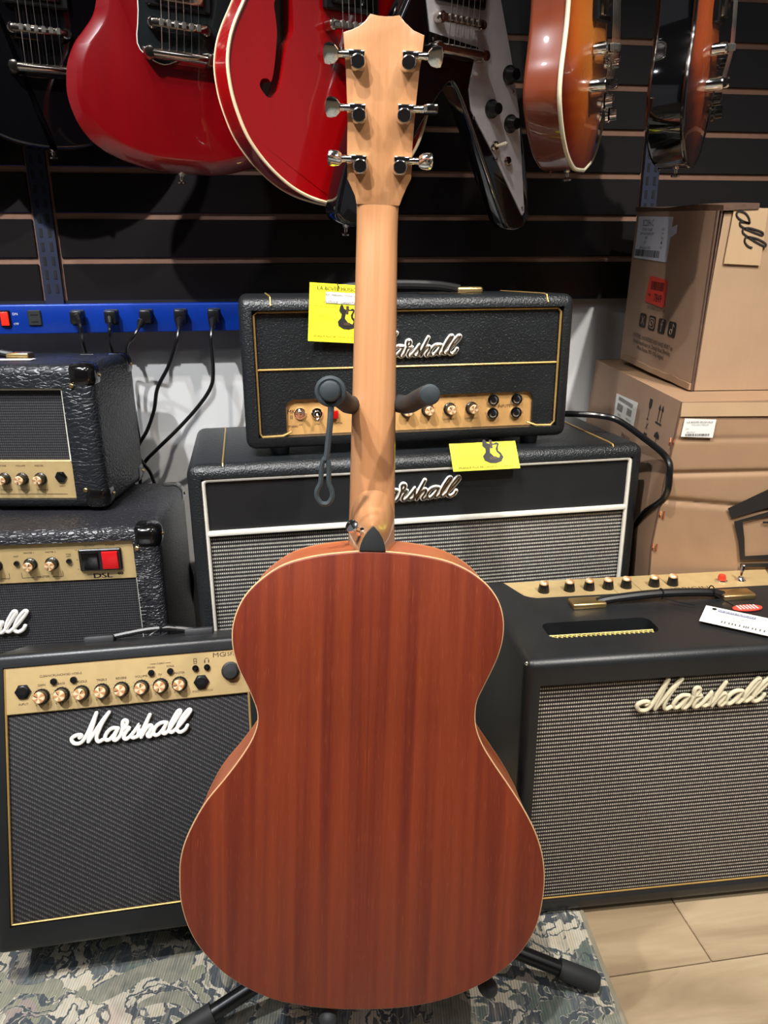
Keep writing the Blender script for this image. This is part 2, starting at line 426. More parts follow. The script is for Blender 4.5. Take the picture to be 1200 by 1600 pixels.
def struct(o): o['kind'] = 'structure'; return o
def pose(p): return Matrix.Translation((p[0], p[1], p[2] + .86)) @ rot(*p[3:])

# ------------------------------------------------------------------ the room
fl = struct(MB().box((-3, -3, -.05), (3.2, 3, -.004)).build('floor', 'oak_plank'))
Wm = Matrix.Translation((0, 1.501, 0)) @ rot(7.94)
wb = bpy.data.objects.new('wall_back', MB().box((-3, .022, 0), (3, .12, 2.8)).mesh('wall_back', 'plaster')); COL.objects.link(wb); wb.matrix_world = Wm; struct(wb)
MB().box((-3, .0042, .812), (3, .022, 2.3)).build('backing_board', 'mdf', wb)
bb = MB(); bb.prism([(0, 0), (-.012, 0), (-.012, .075), (-.006, .085), (0, .085)], -3, 3)
bbm = bpy.data.objects.new('baseboard_back', MB(Matrix.Rotation(rad(-90), 4, 'Z')).prism([(-.0, 0), (.014, 0), (.014, .075), (.007, .085), (0, .085)], -3, 3).mesh('baseboard_back', 'baseboard_paint')); COL.objects.link(bbm)
bbm.matrix_world = Wm @ Matrix.Translation((0, .021, 0)) @ Matrix.Rotation(pi, 4, 'Z'); struct(bbm)
Z0 = 1.038; G = .0762
cols = [(-2.0, -.632), (-.590, .512), (.549, 2.0)]
slat_me = {}
for a, b in cols:
    for k in range(2, -15, -1):
        z1 = Z0 - k * G - .0052; z0 = z1 - (G - .0105)
        if k == 2: z0l = None
        if (a, b) not in slat_me:
            q = MB().rbox((a, 0, 0), (b, .008, G - .0105), .0012, 1); slat_me[(a, b)] = q.mesh('slat', 'slat_laminate')
        link(slat_me[(a, b)], 'slat', wb, loc=(0, 0, z0))
MB().box((-3, .000, .809), (3, .010, .816)).build('trim_strip', 'slot_black', wb)
for x in (-.611, .5305):
    MB().box((x - .016, -.006, .80), (x + .016, .006, 2.3)).build('slotted_upright', 'upright_metal', wb)
    s = MB()
    for k in range(60):
        for dx in (-.0075, .0075): s.box((x + dx - .0026, -.0068, .83 + k * .024 + (dx > 0) * .0), (x + dx + .0026, -.0055, .845 + k * .024))
    s.build('slot_row', 'slot_black', wb.children[-1] if False else wb)
wf = bpy.data.objects.new('wall_front', MB().box((-3, -3.1, 0), (3.2, -3, 2.8)).mesh('wall_front', 'dark_paint')); COL.objects.link(wf); struct(wf)
ce = bpy.data.objects.new('ceiling', MB().box((-3, -3.1, 2.8), (3.2, 1.9, 2.9)).mesh('ceiling', 'ceiling_paint')); COL.objects.link(ce); struct(ce)
# pieces of floor: long oak planks laid almost parallel to the back wall
Fm = Matrix.Translation((.292, .716, 0)) @ rot(8.5)
fl_e = fl
lens = 1.25
for r in range(-6, 9):
    off = [.0, .43, .86, .27, .66][r % 5]
    for k in range(-3, 4):
        x0 = k * lens + off + (.005 if r else 0)
        if r == 0: x0 = k * lens + .136
        y0 = r * .182
        p = MB().rbox((.0008, .0008, -.004), (lens - .0008, .1812, .0), .0012, 1)
        if 'pl' not in globals(): pl = p.mesh('plank', 'oak_plank')
        o = link(pl, 'plank', fl_e); o.matrix_world = Fm @ Matrix.Translation((x0, y0, 0))

# rug
rc = [(.275, .812)]
zig = []
for i in range(200):
    t = i / 200; y = .812 - 1.6 * t; x = .275 + (.812 - y) * .063
    zig.append((x + (.0022 if i % 2 else -.0012), y))
back = [(.275 - 1.7 * t / 20, .812 + .10 * (1.7 * t / 20)) for t in range(1, 21)]
out = zig + [(-1.43, -.79)] + back[::-1]
rg = thing('rug', 'distressed oriental rug in slate, cream and sage under the guitar stand', 'rug', Matrix.Identity(4))
MB(Matrix(((1, 0, 0, 0), (0, 0, 1, 0), (0, 1, 0, 0), (0, 0, 0, 1)))).prism([(x, y) for x, y in out], .0005, .0055).build('pile', 'rug_wool', rg)
bz = MB(); bz.tube([(x - .001, y, .004) for x, y in [(.275 + (.812 - yy) * .063, yy) for yy in [.812 - i * .08 for i in range(20)]]], .0035, 6)
bz.build('edge_binding', 'rug_binding', rg)

# blue outlet strip with plugs
strip = thing('outlet_strip', 'long blue metal outlet strip on the wall under the black slats', 'power strip', Wm)
MB().rbox((-1.25, -.045, .760), (-.262, .021, .811), .003, 2).build('housing', 'blue_metal', strip)
MB().rbox((-.697, -.0485, .773), (-.679, -.044, .802), .0015, 1).build('rocker_frame', 'plastic_black', strip)
MB().prism([(-.694, .776), (-.682, .776), (-.682, .799), (-.694, .799)], -.052, -.046, .001).build('rocker', 'lit_rocker', strip, label='glowing red rocker switch')
ol = MB(); ol.rbox((-.0115, -.0485, -.0135), (.0115, -.044, .0135), .0015, 1)
olm = ol.mesh('outlet', 'plastic_matte'); sl_ = MB()
for z in (-.006, .006): sl_.box((-.006, -.0492, z - .0012), (.006, -.0484, z + .0012))
slm = sl_.mesh('outlet_slot', 'slot_black')
for x in (-1.10, -1.02, -.94, -.86, -.638, -.563, -.504, -.443, -.382, -.322):
    o = link(olm, 'outlet', strip, loc=(x, 0, .788)); link(slm, 'outlet_slot', o)
MB().text('ON', -.671, .795, .006, -.0455).text('OFF', -.671, .778, .005, -.0455).build('lettering', 'paper_white', strip)

def cord(name, pts, r, label, plugx=None, cat='cord', group=None, seg=8, mat='plastic_black'):
    t = thing(name, label, cat, Matrix.Translation(Vector(pts[0])), group); o = Vector(pts[0])
    MB().tube([p - o for p in catmull(pts, seg=seg)], r, 10).build('cable', mat, t)
    if plugx is not None:
        b = MB(t.matrix_world.inverted() @ Wm @ Matrix.Translation((plugx, 0, .789)))
        b.rbox((-.0105, -.066, -.012), (.0105, -.0480, .011), .003, 2); b.build('plug', 'plastic_black', t)
        c = Vector(pts[0]) ; b = MB(); b.tube([Vector((0, .012, .004)), Vector((0, -.004, 0)), Vector(pts[1]) * .35 + Vector(pts[0]) * .65 - o], .006, 10, rr=[.008, .0075, .0045]).build('strain_relief', 'plastic_black', t)
    return t
cord('power_cord', [(-0.545, 1.36, 0.788), (-0.536, 1.345, 0.769), (-0.549, 1.38, 0.738), (-0.541, 1.395, 0.665), (-0.521, 1.39, 0.568)], .0032, 'black power cord in the outlet next to the empty one', -.563)
cord('power_cord', [(-0.492, 1.37, 0.784), (-0.488, 1.35, 0.763), (-0.499, 1.38, 0.732), (-0.497, 1.4, 0.664), (-0.497, 1.4, 0.541)], .0032, 'short straight black power cord dropping behind the small amplifier from the second plug', -.504)
cord('power_cord', [(-0.438, 1.38, 0.779), (-0.448, 1.36, 0.756), (-0.473, 1.385, 0.731), (-0.482, 1.412, 0.664), (-0.478, 1.415, 0.553)], .0032, 'black power cord slanting down to the small amplifier corner from the middle plug', -.443)
cord('power_cord', [(-0.369, 1.38, 0.779), (-0.371, 1.36, 0.75), (-0.393, 1.37, 0.703), (-0.42, 1.375, 0.66), (-0.432, 1.38, 0.619), (-0.449, 1.38, 0.58), (-0.473, 1.385, 0.544), (-0.491, 1.395, 0.491), (-0.496, 1.4, 0.41)], .0036, 'black power cord curving in an S down the white wall beside the small amplifier', -.382)
cord('power_cord', [(-0.311, 1.39, 0.778), (-0.312, 1.37, 0.749), (-0.315, 1.38, 0.696), (-0.322, 1.385, 0.662), (-0.348, 1.39, 0.626), (-0.391, 1.39, 0.582), (-0.439, 1.395, 0.539), (-0.467, 1.4, 0.512), (-0.479, 1.4, 0.483), (-0.485, 1.405, 0.408)], .0036, 'black power cord in the outlet nearest the amplifier head, hanging long over the white wall', -.322)
tag(MB().tube(catmull([(-0.485, 1.385, 0.548), (-0.469, 1.39, 0.515), (-0.454, 1.395, 0.484), (-0.445, 1.4, 0.41)]), .0036).build('cable', 'plastic_black'), 'short piece of black cord crossing another behind the small amplifier', 'cord')
tag(MB().tube(catmull([(-0.391, 1.33, 0.343), (-0.376, 1.32, 0.325), (-0.373, 1.32, 0.291), (-0.38, 1.32, 0.237), (-0.379, 1.32, 0.188), (-0.376, 1.32, 0.0045)]), .0036).build('cable', 'plastic_black'), 'black cord hanging in a bow behind the gold-panelled combo with red switch', 'cord')
tag(MB().tube(catmull([(-0.397, 1.345, 0.332), (-0.389, 1.345, 0.303), (-0.388, 1.345, 0.262), (-0.397, 1.345, 0.178), (-.40, 1.345, .0045)]), .003).build('cable', 'plastic_black'), 'thin inner black cord beside the bowed cord, close to the combo with red switch', 'cord')

# ------------------------------------------------------------------ amplifier parts
LOGO = [[(65, 52), (79, 64), (75, 74), (38, 74), (5, 58), (0, 35), (22, 8), (63, 4), (97, 29), (136, 92), (171, 165), (211, 248)],
        [(211, 248), (180, 155), (144, 62), (136, 11)], [(136, 11), (197, 95), (256, 176), (314, 243)], [(314, 243), (255, 157), (214, 74), (203, 27), (221, 2), (259, 17)],
        [(384, 100), (337, 105), (299, 80), (274, 39), (282, 10), (310, 11), (354, 55), (384, 100)], [(384, 100), (353, 41), (343, 8), (366, 1), (400, 36), (421, 92)],
        [(426, 86), (422, 125), (428, 154), (448, 161), (463, 145), (452, 117), (436, 98)], [(436, 98), (478, 93), (448, 60), (428, 18), (446, 0), (484, 22), (544, 89)],
        [(544, 89), (562, 114), (553, 86), (554, 49), (541, 16), (507, 5), (484, 22)], [(541, 11), (581, 56), (627, 138), (655, 189)],
        [(655, 189), (621, 120), (590, 55), (574, 3)], [(580, 14), (609, 62), (649, 97), (667, 86), (652, 53), (626, 17), (645, 0), (679, 31)],
        [(793, 107), (755, 111), (711, 91), (680, 45), (688, 10), (722, 14), (767, 61), (793, 107)], [(793, 107), (767, 56), (756, 23), (779, 14), (814, 46)],
        [(814, 46), (871, 124), (912, 183), (913, 200), (893, 195), (857, 145), (821, 80), (814, 32), (837, 19), (877, 49)],
        [(877, 49), (948, 121), (997, 180), (1000, 197), (981, 196), (930, 142), (887, 68), (881, 29), (909, 12), (949, 32), (970, 64)]]
def logo(parent, x, z, w, mat, r=.019, y=-.004, edge=None, slope=0.):
    """script badge: x,z = lower left, w = width"""
    def strokes(rad_, yy, sy):
        b = MB()
        for st in LOGO:
            pp = catmull([(x + u / 1000 * w, yy, z + v / 1000 * w + u / 1000 * w * slope) for u, v in st], seg=4)
            b.tube(pp, w * rad_, 8, round_ends=True, sy=1)
        return b
    if edge:
        o = strokes(r * 1.45, y + w * .012, 1).build('logo', edge, parent); strokes(r * .8, y - w * .004, 1).build('logo_inlay', mat, o)
    else: o = strokes(r, y, 1).build('logo', mat, parent)
    return o

def shell(parent, w, d, h, fr, rec, mat, rad_=.012, zb=None, zt=None):
    """cabinet box with the front recessed by rec inside a frame fr wide"""
    o = MB().rbox((0, 0, 0), (w, d, h), rad_, 4).build('cabinet_shell', mat, parent)
    boolean_diff(o, [MB().box((fr, -.05, zb if zb is not None else fr), (w - fr, rec, zt if zt is not None else h - fr))])
    o.data.materials.clear(); o.data.materials.append(M[mat]); return o
def frame_tube(parent, x0, z0, x1, z1, y, r, mat, name='piping', rr=.006):
    c = []
    for cx, cz, a0 in ((x1 - rr, z1 - rr, 0), (x0 + rr, z1 - rr, 90), (x0 + rr, z0 + rr, 180), (x1 - rr, z0 + rr, 270)):
        for k in range(4): a = rad(a0 + 30 * k); c.append((cx + rr * cos(a), y, cz + rr * sin(a)))
    return MB().tube(c, r, 8, closed=True).build(name, mat, parent)

# shared control hardware (front faces -y)
KN = {}
def knob_mesh(r, dep=.014):
    if r not in KN:
        b = MB(); n_ = 36; R = []
        for h, q in ((0, 1.28), (.0025, 1.24), (.004, 1.05), (dep * .85, .97), (dep * .93, .93)):
            R.append([Vector((cos(2 * pi * k / n_) * r * q * (1 + (.03 if k % 2 else -.02)), -h, sin(2 * pi * k / n_) * r * q * (1 + (.03 if k % 2 else -.02)))) for k in range(n_)])
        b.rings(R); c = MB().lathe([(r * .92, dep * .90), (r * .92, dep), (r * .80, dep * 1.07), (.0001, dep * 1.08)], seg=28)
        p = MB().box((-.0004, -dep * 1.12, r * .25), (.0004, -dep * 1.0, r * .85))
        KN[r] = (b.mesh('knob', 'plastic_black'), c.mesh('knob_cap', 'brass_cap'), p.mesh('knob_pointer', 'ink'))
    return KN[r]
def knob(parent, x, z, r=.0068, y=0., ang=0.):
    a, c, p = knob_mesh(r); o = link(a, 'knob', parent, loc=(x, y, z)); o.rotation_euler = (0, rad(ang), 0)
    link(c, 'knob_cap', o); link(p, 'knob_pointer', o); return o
def jack(parent, x, z, r=.008, y=0., mat='plastic_black', hexa=True):
    b = MB().lathe([(r * 1.15, 0), (r * 1.15, .0025), (r * .95, .003)], (x, y, z), seg=6 if hexa else 20)
    b.lathe([(r * .85, .002), (r * .85, .0045), (r * .70, .005), (r * .46, .005), (r * .42, .0015), (.0002, .0015)], (x, y, z), seg=20)
    o = b.build('input_jack', mat, parent)
    if mat == 'chrome':
        MB().lathe([(r * 1.12, .0046), (r * .80, .0050), (r * .80, .0046)], (x, y, z), seg=20).build('jack_nut', 'plastic_gloss', o)
    MB().lathe([(r * .50, .0052), (.0002, .0052)], (x, y, z), seg=16).build('jack_hole', 'slot_black', o); return o
def button(parent, x, z, r, y=0., mat='plastic_black', h=.004, ring=None):
    o = MB().lathe([(r, 0), (r, h * .8), (r * .85, h), (.0002, h * 1.05)], (x, y, z), seg=20).build('push_button', mat, parent)
    return o
def lathe_screw(parent, x, y, z, axis='-y', r=.0045, mat='brass'):
    return MB().lathe([(r, 0), (r, .001), (r * .7, .0022), (.0002, .0026)], (x, y, z), axis, 14).build('screw', mat, parent)
def toggle(parent, x, z, y=0., down=False):
    b = MB().lathe([(.0088, 0), (.0088, .002), (.0075, .0035), (.0055, .0035), (.0045, .006), (.003, .006)], (x, y, z), seg=20)
    o = b.build('toggle_switch', 'chrome', parent)
    dz = -.006 if down else .005
    MB().tube([(x, y - .005, z), (x, y - .016, z + dz)], .002, 8, rr=[.0017, .0027], round_ends=True).build('toggle_lever', 'chrome', o); return o
def corner_cap(parent, w, d, h, cx, cz, cy, s=.034):
    """black moulded corner over the cabinet corner at (cx,cy,cz) in {0,1}"""
    e = .0016; x0, x1 = (-e, s) if cx == 0 else (w - s, w + e); z0, z1 = (-e, s * .92) if cz == 0 else (h - s * .92, h + e); y0, y1 = (-e, s) if cy == 0 else (d - s, d + e)
    o = MB().rbox((x0, y0, z0), (x1, y1, z1), .016, 5).build('corner_protector', 'plastic_gloss', parent)
    if cy == 0: lathe_screw(o, (x0 + .011) if cx else (x1 - .011), y0 + .0002, (z0 + .008) if cz else (z1 - .008), r=.0038)
    lathe_screw(o, x1 - .0004 if cx else x0 + .0004, (y0 + y1) / 2 + .006, (z0 + z1) / 2, 'x' if cx else '-x', .003)
    return o

# ---- big speaker cabinet
Yc = 10.5
cw, cdp, ch = .712, .295, .588
Cm = Matrix.Translation((-.2825, 1.0165, .012)) @ rot(Yc)
cab = thing('speaker_cabinet', 'large black speaker cabinet with white piping and salt-and-pepper cloth under the amplifier head', 'speaker', Cm)
shell(cab, cw, cdp, ch, .020, .012, 'tolex_fine', .016)
MB().box((.020, .009, .02), (cw - .02, .0125, ch - .106)).build('grille_cloth', 'cloth_salt_cab', cab)
MB().box((.020, .006, ch - .100), (cw - .02, .0125, ch - .02)).build('logo_board', 'tolex_smooth', cab)
frame_tube(cab, .0225, .0225, cw - .0225, ch - .0225, .0045, .0034, 'white_piping')
MB().rbox((.022, .001, ch - .1085), (cw - .022, .0095, ch - .1005), .002, 2).build('divider_piping', 'white_piping', cab)
logo(cab, .248, ch - .094 + .024, .158, 'badge_silver', .016, .0015, 'badge_edge')
for x in (.052, cw - .052):
    MB().tube([(x, .0135, ch - .015), (x, .0035, ch - .009), (x, .010, ch - .0005), (x, .022, ch + .0004), (x, cdp - .02, ch + .0004)], .0014, 6).build('top_piping', 'gold_piping', cab)
for x in (.05, cw - .05):
    for y in (.04, cdp - .04): MB().lathe([(.018, 0), (.02, .012)], (x, y, -.012), 'z', 16).build('foot', 'rubber', cab)

# ---- amplifier head on the cabinet
hw, hd, hh = .500, .235, .2175
Hm = Matrix.Translation((-.2010, 1.0590, .6125)) @ rot(10.4)
head = thing('amplifier_head', 'black valve amplifier head with gold piping and small gold panel, on the big cabinet', 'amplifier', Hm)
shell(head, hw, hd, hh, .018, .020, 'tolex_fine', .014)
cut = [(.052, -.05), (hw - .052, -.05)]
px0, px1, pz0, pz1 = .060, .444, .023, .072
bd = MB().box((.018, .009, .018), (hw - .018, .016, hh - .018)).build('front_board', 'tolex_fine', head)
c = []
for cx, cz, a0, r_ in ((px1 - .012, pz1 - .012, 0, .012), (px0 + .012, pz1 - .012, 90, .012), (px0 + .001, pz0 - .01, 180, .001), (px1 - .001, pz0 - .01, 270, .001)):
    for k in range(5): a = rad(a0 + 22.5 * k); c.append((cx + r_ * cos(a), cz + r_ * sin(a)))
boolean_diff(bd, [MB().prism(c, -.02, .03)]); bd.data.materials.clear(); bd.data.materials.append(M['tolex_fine'])
MB().box((px0 - .004, .0145, .0185), (px1 + .004, .017, pz1 + .003)).build('control_panel', 'gold_panel_warm', head)
# piping runs round the board and stops with curled ends beside the panel
pp = [(px0 + .006, .008, .024), (px0 - .006, .006, .019), (.024, .006, .0185), (.0205, .006, .024), (.0205, .006, hh - .025), (.0255, .006, hh - .0205), (hw - .0255, .006, hh - .0205), (hw - .0205, .006, hh - .026), (hw - .0205, .006, .024), (hw - .026, .006, .0185), (px1 + .006, .006, .019), (px1 - .008, .008, .024)]
MB().tube(pp, .0018, 8, round_ends=True).build('piping', 'gold_piping', head)
MB().tube([(.022, .0085, .116), (hw - .022, .0085, .116)], .0016, 8).build('divider_piping', 'gold_piping', head)
logo(head, .182, .131, .140, 'badge_silver', .016, .004, 'badge_edge')
for x in (.045, hw - .045):
    MB().tube([(x, .009, hh - .018), (x, -.0008, hh - .011), (x, .006, hh - .001), (x, .018, hh + .0003), (x, hd - .02, hh + .0003)], .0013, 6).build('top_piping', 'gold_piping', head)
toggle(head, .081, .050, .0145); toggle(head, .106, .049, .0145, True)
MB().rbox((.1255, .008, .041), (.1375, .0150, .0535), .0012, 2).build('pilot_light', 'red_jewel', head)
for x, a in ((.205, 20), (.243, -30), (.276, 10), (.311, -40), (.346, 35)): knob(head, x, .0485, .0078, .0145, a)
for x in (.380, .418):
    for z in (.039, .060): jack(head, x, z, .0078, .0145, 'chrome', False)
t = MB()
t.text('MK', .068, .053, .0085, .0142).text('II', .068, .045, .0085, .0142).text('STUDIO', .069, .031, .0045, .0142, shear=.2).text('POWER', .081, .0665, .0034, .0142).text('ON', .081, .033, .0034, .0142).text('HIGH', .106, .0665, .0034, .0142).text('LOW', .106, .033, .0034, .0142).text('INDICATOR', .133, .033, .0040, .0142)
for x, a, b_ in ((.205, 'PRESENCE', ''), (.243, 'BASS', ''), (.276, 'TREBLE', ''), (.311, 'HIGH TREBLE', 'LOUDNESS 1'), (.346, 'NORMAL', 'LOUDNESS 2')):
    t.text(a, x, .067, .0036, .0142); t.text(b_ or '10', x, .0325, .0036, .0142)
    for k in range(7): an = rad(210 - 40 * k); t.rect(x + .0125 * cos(an) - .0004, .0485 + .0125 * sin(an) - .0004, x + .0125 * cos(an) + .0004, .0485 + .0125 * sin(an) + .0004, .0142)
t.text('INPUTS', .399, .0495, .0062, .0142)
for x, z, q in ((.369, .060, '1'), (.369, .039, '1'), (.4295, .060, '2'), (.4295, .039, '2')): t.text(q, x, z, .005, .0142)
t.build('lettering', 'ink_brown', head)
# strap handle on top
hz = hh
for sx in (.125, .340):
    MB().rbox((sx, .085, hz - .001), (sx + .042, .108, hz + .010), .004, 3).build('handle_cap', 'brass', head)
MB().tube(catmull([(.150, .0965, hz + .006), (.175, .0965, hz + .011), (.235, .0965, hz + .014), (.305, .0965, hz + .012), (.345, .0965, hz + .006)]), .0075, 10, sy=1).build('handle_strap', 'leather_black', head)
for x in (.05, hw - .05):
    for y in (.035, hd - .035): MB().lathe([(.013, 0), (.015, .012)], (x, y, -.0125), 'z', 16).build('foot', 'rubber', head)

# ---- salt-and-pepper combo at the right, controls on its top
ow, od, oh, ofr = .515, .250, .400, .020
Om = Matrix.Translation((.1720, .7965, .008)) @ rot(6.6)
cmb = thing('combo_amplifier', 'black combo amplifier with salt-and-pepper cloth and knobs on its top, by the wood floor', 'amplifier', Om)
o = MB().rbox((0, 0, 0), (ow, od, oh), .012, 4).build('cabinet_shell', 'tolex_smooth', cmb)
rec = [(.028, .271), (.052, .200), (.056, .190), (.063, .184), (.072, .180), (ow - .072, .180), (ow - .063, .184), (ow - .056, .190), (ow - .052, .200), (ow - .028, .271)]
zup = Matrix.Rotation(rad(90), 4, 'X')   # prism axis y -> z
def zprism(c2, z0, z1, r0=0, r1=0):
    b = MB(Matrix(((1, 0, 0, 0), (0, 0, 1, 0), (0, 1, 0, 0), (0, 0, 0, 1)))); return b.prism(c2, z0, z1, r0, r1)
vent = []
for cx, cy, a0 in ((.190, .088, 0), (.062, .088, 90), (.062, .068, 180), (.190, .068, 270)):
    for k in range(5): a = rad(a0 + 22.5 * k); vent.append((cx + .012 * cos(a), cy + .012 * sin(a)))
boolean_diff(o, [MB().box((ofr, -.05, ofr), (ow - ofr, .014, oh - .034)), zprism(rec, oh - .012, oh + .05), zprism(vent, oh - .030, oh + .05)])
o.data.materials.clear(); o.data.materials.append(M['tolex_smooth'])
MB().box((ofr, .010, ofr), (ow - ofr, .0145, oh - .034)).build('grille_cloth', 'cloth_salt', cmb)
frame_tube(cmb, ofr + .0012, ofr + .0012, ow - ofr - .0012, oh - .035, .0085, .0013, 'gold_piping')
zprism([(.033, .262), (.055, .200), (.064, .186), (.073, .182), (ow - .073, .182), (ow - .064, .186), (ow - .055, .200), (ow - .033, .262)], oh - .0125, oh - .0100).build('control_panel', 'gold_panel', cmb)
logo(cmb, .152, oh - .084, .178, 'badge_cream', .0165, .005)
vt = MB()
for k in range(22):
    x_ = .056 + k * .0066
    for sg2 in (-1, 1): vt.tube([(x_ - .004 * sg2, .058, oh - .006), (x_, .066, oh - .0045), (x_ + .004 * sg2, .074, oh - .007)], .0008, 5)
for y_ in (.0575, .0745): vt.tube([(.054, y_, oh - .0062), (.199, y_, oh - .0062)], .001, 5)
vt.build('vent_mesh', 'yellow_paint', cmb)
MB().box((.052, .06, oh - .0305), (.20, .1, oh - .028)).build('vent_floor', 'slot_black', cmb)
tk = knob_mesh(.0078, .014)
kx = [(868, .248, .978), (910, .288, .984), (942, .319, .988), (973, .349, .992), (1003, .378, .994), (1045, .422, 1.005), (1075, .452, 1.010)]
inv = Om.inverted()
for q, (p_, X, Y) in enumerate(kx):
    l = inv @ Vector((X, Y, .42)); k_ = MB(); r = .0075
    R = []
    for h, s_ in ((0, 1.12), (.002, 1.10), (.013, .88), (.0135, .80)):
        R.append([Vector((cos(2 * pi * k / 30) * r * s_ * (1.03 if k % 2 else .98), sin(2 * pi * k / 30) * r * s_ * (1.03 if k % 2 else .98), h)) for k in range(30)])
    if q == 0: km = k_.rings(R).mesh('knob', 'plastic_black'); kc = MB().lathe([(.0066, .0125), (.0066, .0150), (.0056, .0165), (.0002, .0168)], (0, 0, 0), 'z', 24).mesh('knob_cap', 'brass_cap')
    o = link(km, 'knob', cmb, loc=(l.x, .222, oh - .010)); link(kc, 'knob_cap', o)
MB().lathe([(.008, 0), (.008, .002), (.006, .003), (.0035, .003), (.003, .0005), (.0002, .0005)], (.060, .196, oh - .010), 'z', 20).build('input_jack', 'chrome', cmb)
l = inv @ Vector((.534, 1.003, .42))
o = MB().lathe([(.0085, 0), (.0085, .003), (.007, .004)], (l.x, .222, oh - .010), 'z', 20).build('pilot_light', 'chrome', cmb)
MB().lathe([(.0062, .003), (.0062, .008), (.005, .012), (.0002, .014)], (l.x, .222, oh - .010), 'z', 20).build('lamp_jewel', 'red_lamp', o)
l = inv @ Vector((.564, 1.017, .42))
o = MB().lathe([(.008, 0), (.008, .002), (.005, .004), (.0035, .007)], (l.x, .222, oh - .010), 'z', 18).build('toggle_switch', 'chrome', cmb)
MB().tube([(l.x, .222, oh - .004), (l.x + .003, .224, oh + .014)], .002, 8, rr=[.0018, .003], round_ends=True).build('toggle_lever', 'chrome', o)
t = MB(Matrix.Translation((0, 0, oh - .0098)) @ Matrix(((1, 0, 0, 0), (0, 0, 1, 0), (0, 1, 0, 0), (0, 0, 0, 1))))
t.text('ORIGIN', .325, .205, .014, sx=1.2)
for i_, s_ in enumerate(('BOOST', 'TILT', 'GAIN', 'MASTER', 'BASS', 'MIDDLE', 'TREBLE')): t.text(s_, .09 + i_ * .033, .198, .0035)
for x in (.205, .245, .295): t.rect(x, .192, x + .0006, .255)
t.build('lettering', 'ink_brown', cmb)
# handle
for a, b_ in ((.110, .160), (.335, .385)):
    MB().rbox((a, .135, oh - .001), (b_, .160, oh + .008), .003, 3).build('handle_cap', 'brass', cmb)
MB().tube(catmull([(.150, .1475, oh + .004), (.172, .1475, oh + .008), (.24, .1475, oh + .012), (.31, .1475, oh + .010), (.340, .1475, oh + .004)]), .0062, 10).build('handle_strap', 'leather_black', cmb)
lathe_screw(cmb, .004, .008, oh - .006, r=.003, mat='chrome')
for x in (.05, ow - .05):
    for y in (.04, od - .04): MB().lathe([(.014, 0), (.015, .009)], (x, y, -.0078), 'z', 14).build('foot', 'plastic_black', cmb)
# glow of the valves seen through the rear slot of the panel
# ---- gold-panelled combo with red switch (left, middle)
dw, dd, dh = .60, .27, .482
Dm = Matrix.Translation((-.35, 1.075, .008)) @ rot(6) @ Matrix.Translation((-dw, 0, 0))
ds = thing('combo_amplifier', 'black combo amplifier with gold panel and red rocker switch under the small amplifier', 'amplifier', Dm)
shell(ds, dw, dd, dh, .040, .014, 'tolex_levant_rough', .015, .03, dh - .020)
R_ = dw - .040
MB().rbox((.040, .006, dh - .086), (R_, .0145, dh - .019), .0015, 1).build('control_panel', 'gold_panel', ds)
MB().box((.040, .0085, .03), (R_, .0145, dh - .087)).build('grille_cloth', 'cloth_black_fine', ds)
MB().tube([(R_ - .0012, .0065, dh - .086), (R_ - .0012, .0065, .032)], .0012, 6).build('piping', 'white_piping', ds)
for cx in (0, 1):
    for cz in (0, 1):
        for cy in (0, 1): corner_cap(ds, dw, dd, dh, cx, cz, cy, .045)
MB().rbox((dw - .124, .001, dh - .069), (dw - .060, .008, dh - .033), .0015, 1).build('switch_frame', 'plastic_black', ds)
MB().prism([(-.1195 + dw, dh - .065), (-.0945 + dw, dh - .065), (-.0945 + dw, dh - .037), (-.1195 + dw, dh - .037)], -.0035, .004, .0015).build('rocker_switch', 'plastic_gloss', ds)
MB().prism([(-.0885 + dw, dh - .065), (-.0645 + dw, dh - .065), (-.0645 + dw, dh - .037), (-.0885 + dw, dh - .037)], -.0035, .004, .0015).build('rocker_switch', 'red_rocker', ds, label='red rocker switch')
for x in (.209, .163 + .003, .249): pass
for x in (-.193, -.163, -.209 - .006, -.25, -.29): pass
for x, a in ((-.198, 30), (-.166, -150), (-.2495, 20), (-.29, 60), (-.33, 10), (-.37, -30), (-.41, 0), (-.45, 40), (-.49, 0)): knob(ds, dw + x, dh - .0545, .0080, .006, a)
for x in (-.218, -.140): button(ds, dw + x, dh - .052, .0042, .006, 'plastic_gloss')
jack(ds, .06, dh - .054, .008, .006)
t = MB(); y_ = .0057
for q_ in (0, .0003, .0006): t.text('DSL', dw - .093 + q_, dh - .079, .0115, y_, sx=1.5).text('40', dw - .066 + q_, dh - .0765, .0065, y_, sx=1.5)
t.text('OUTPUT', dw - .107, dh - .0285, .0042, y_).text('POWER', dw - .076, dh - .0285, .0042, y_).text('DSL', dw - .093, dh - .079, .0115, y_, sx=1.5).text('40', dw - .066, dh - .0765, .0065, y_, sx=1.5)
t.text('MASTER 1', dw - .198, dh - .036, .0036, y_).text('MASTER 2', dw - .166, dh - .036, .0036, y_).text('MASTER', dw - .182, dh - .0765, .005, y_).text('ULTRA', dw - .2495, dh - .036, .0036, y_).text('REVERB', dw - .262, dh - .0765, .005, y_)
t.text('TONE', dw - .140, dh - .041, .003, y_).text('SHIFT', dw - .140, dh - .0445, .003, y_).text('MAST', dw - .218, dh - .041, .003, y_)
for a, b_ in ((-.214, -.196), (-.169, -.152), (-.246, -.232)): t.rect(dw + a, dh - .0772, dw + b_, dh - .0766, y_)
for a in (-.214, -.1525, -.2325): t.rect(dw + a, dh - .0772, dw + a + .0006, dh - .068, y_)
for z in (.035, .051, .067): t.rect(dw - .129, dh - z, dw - .1265, dh - z + .0006, y_)
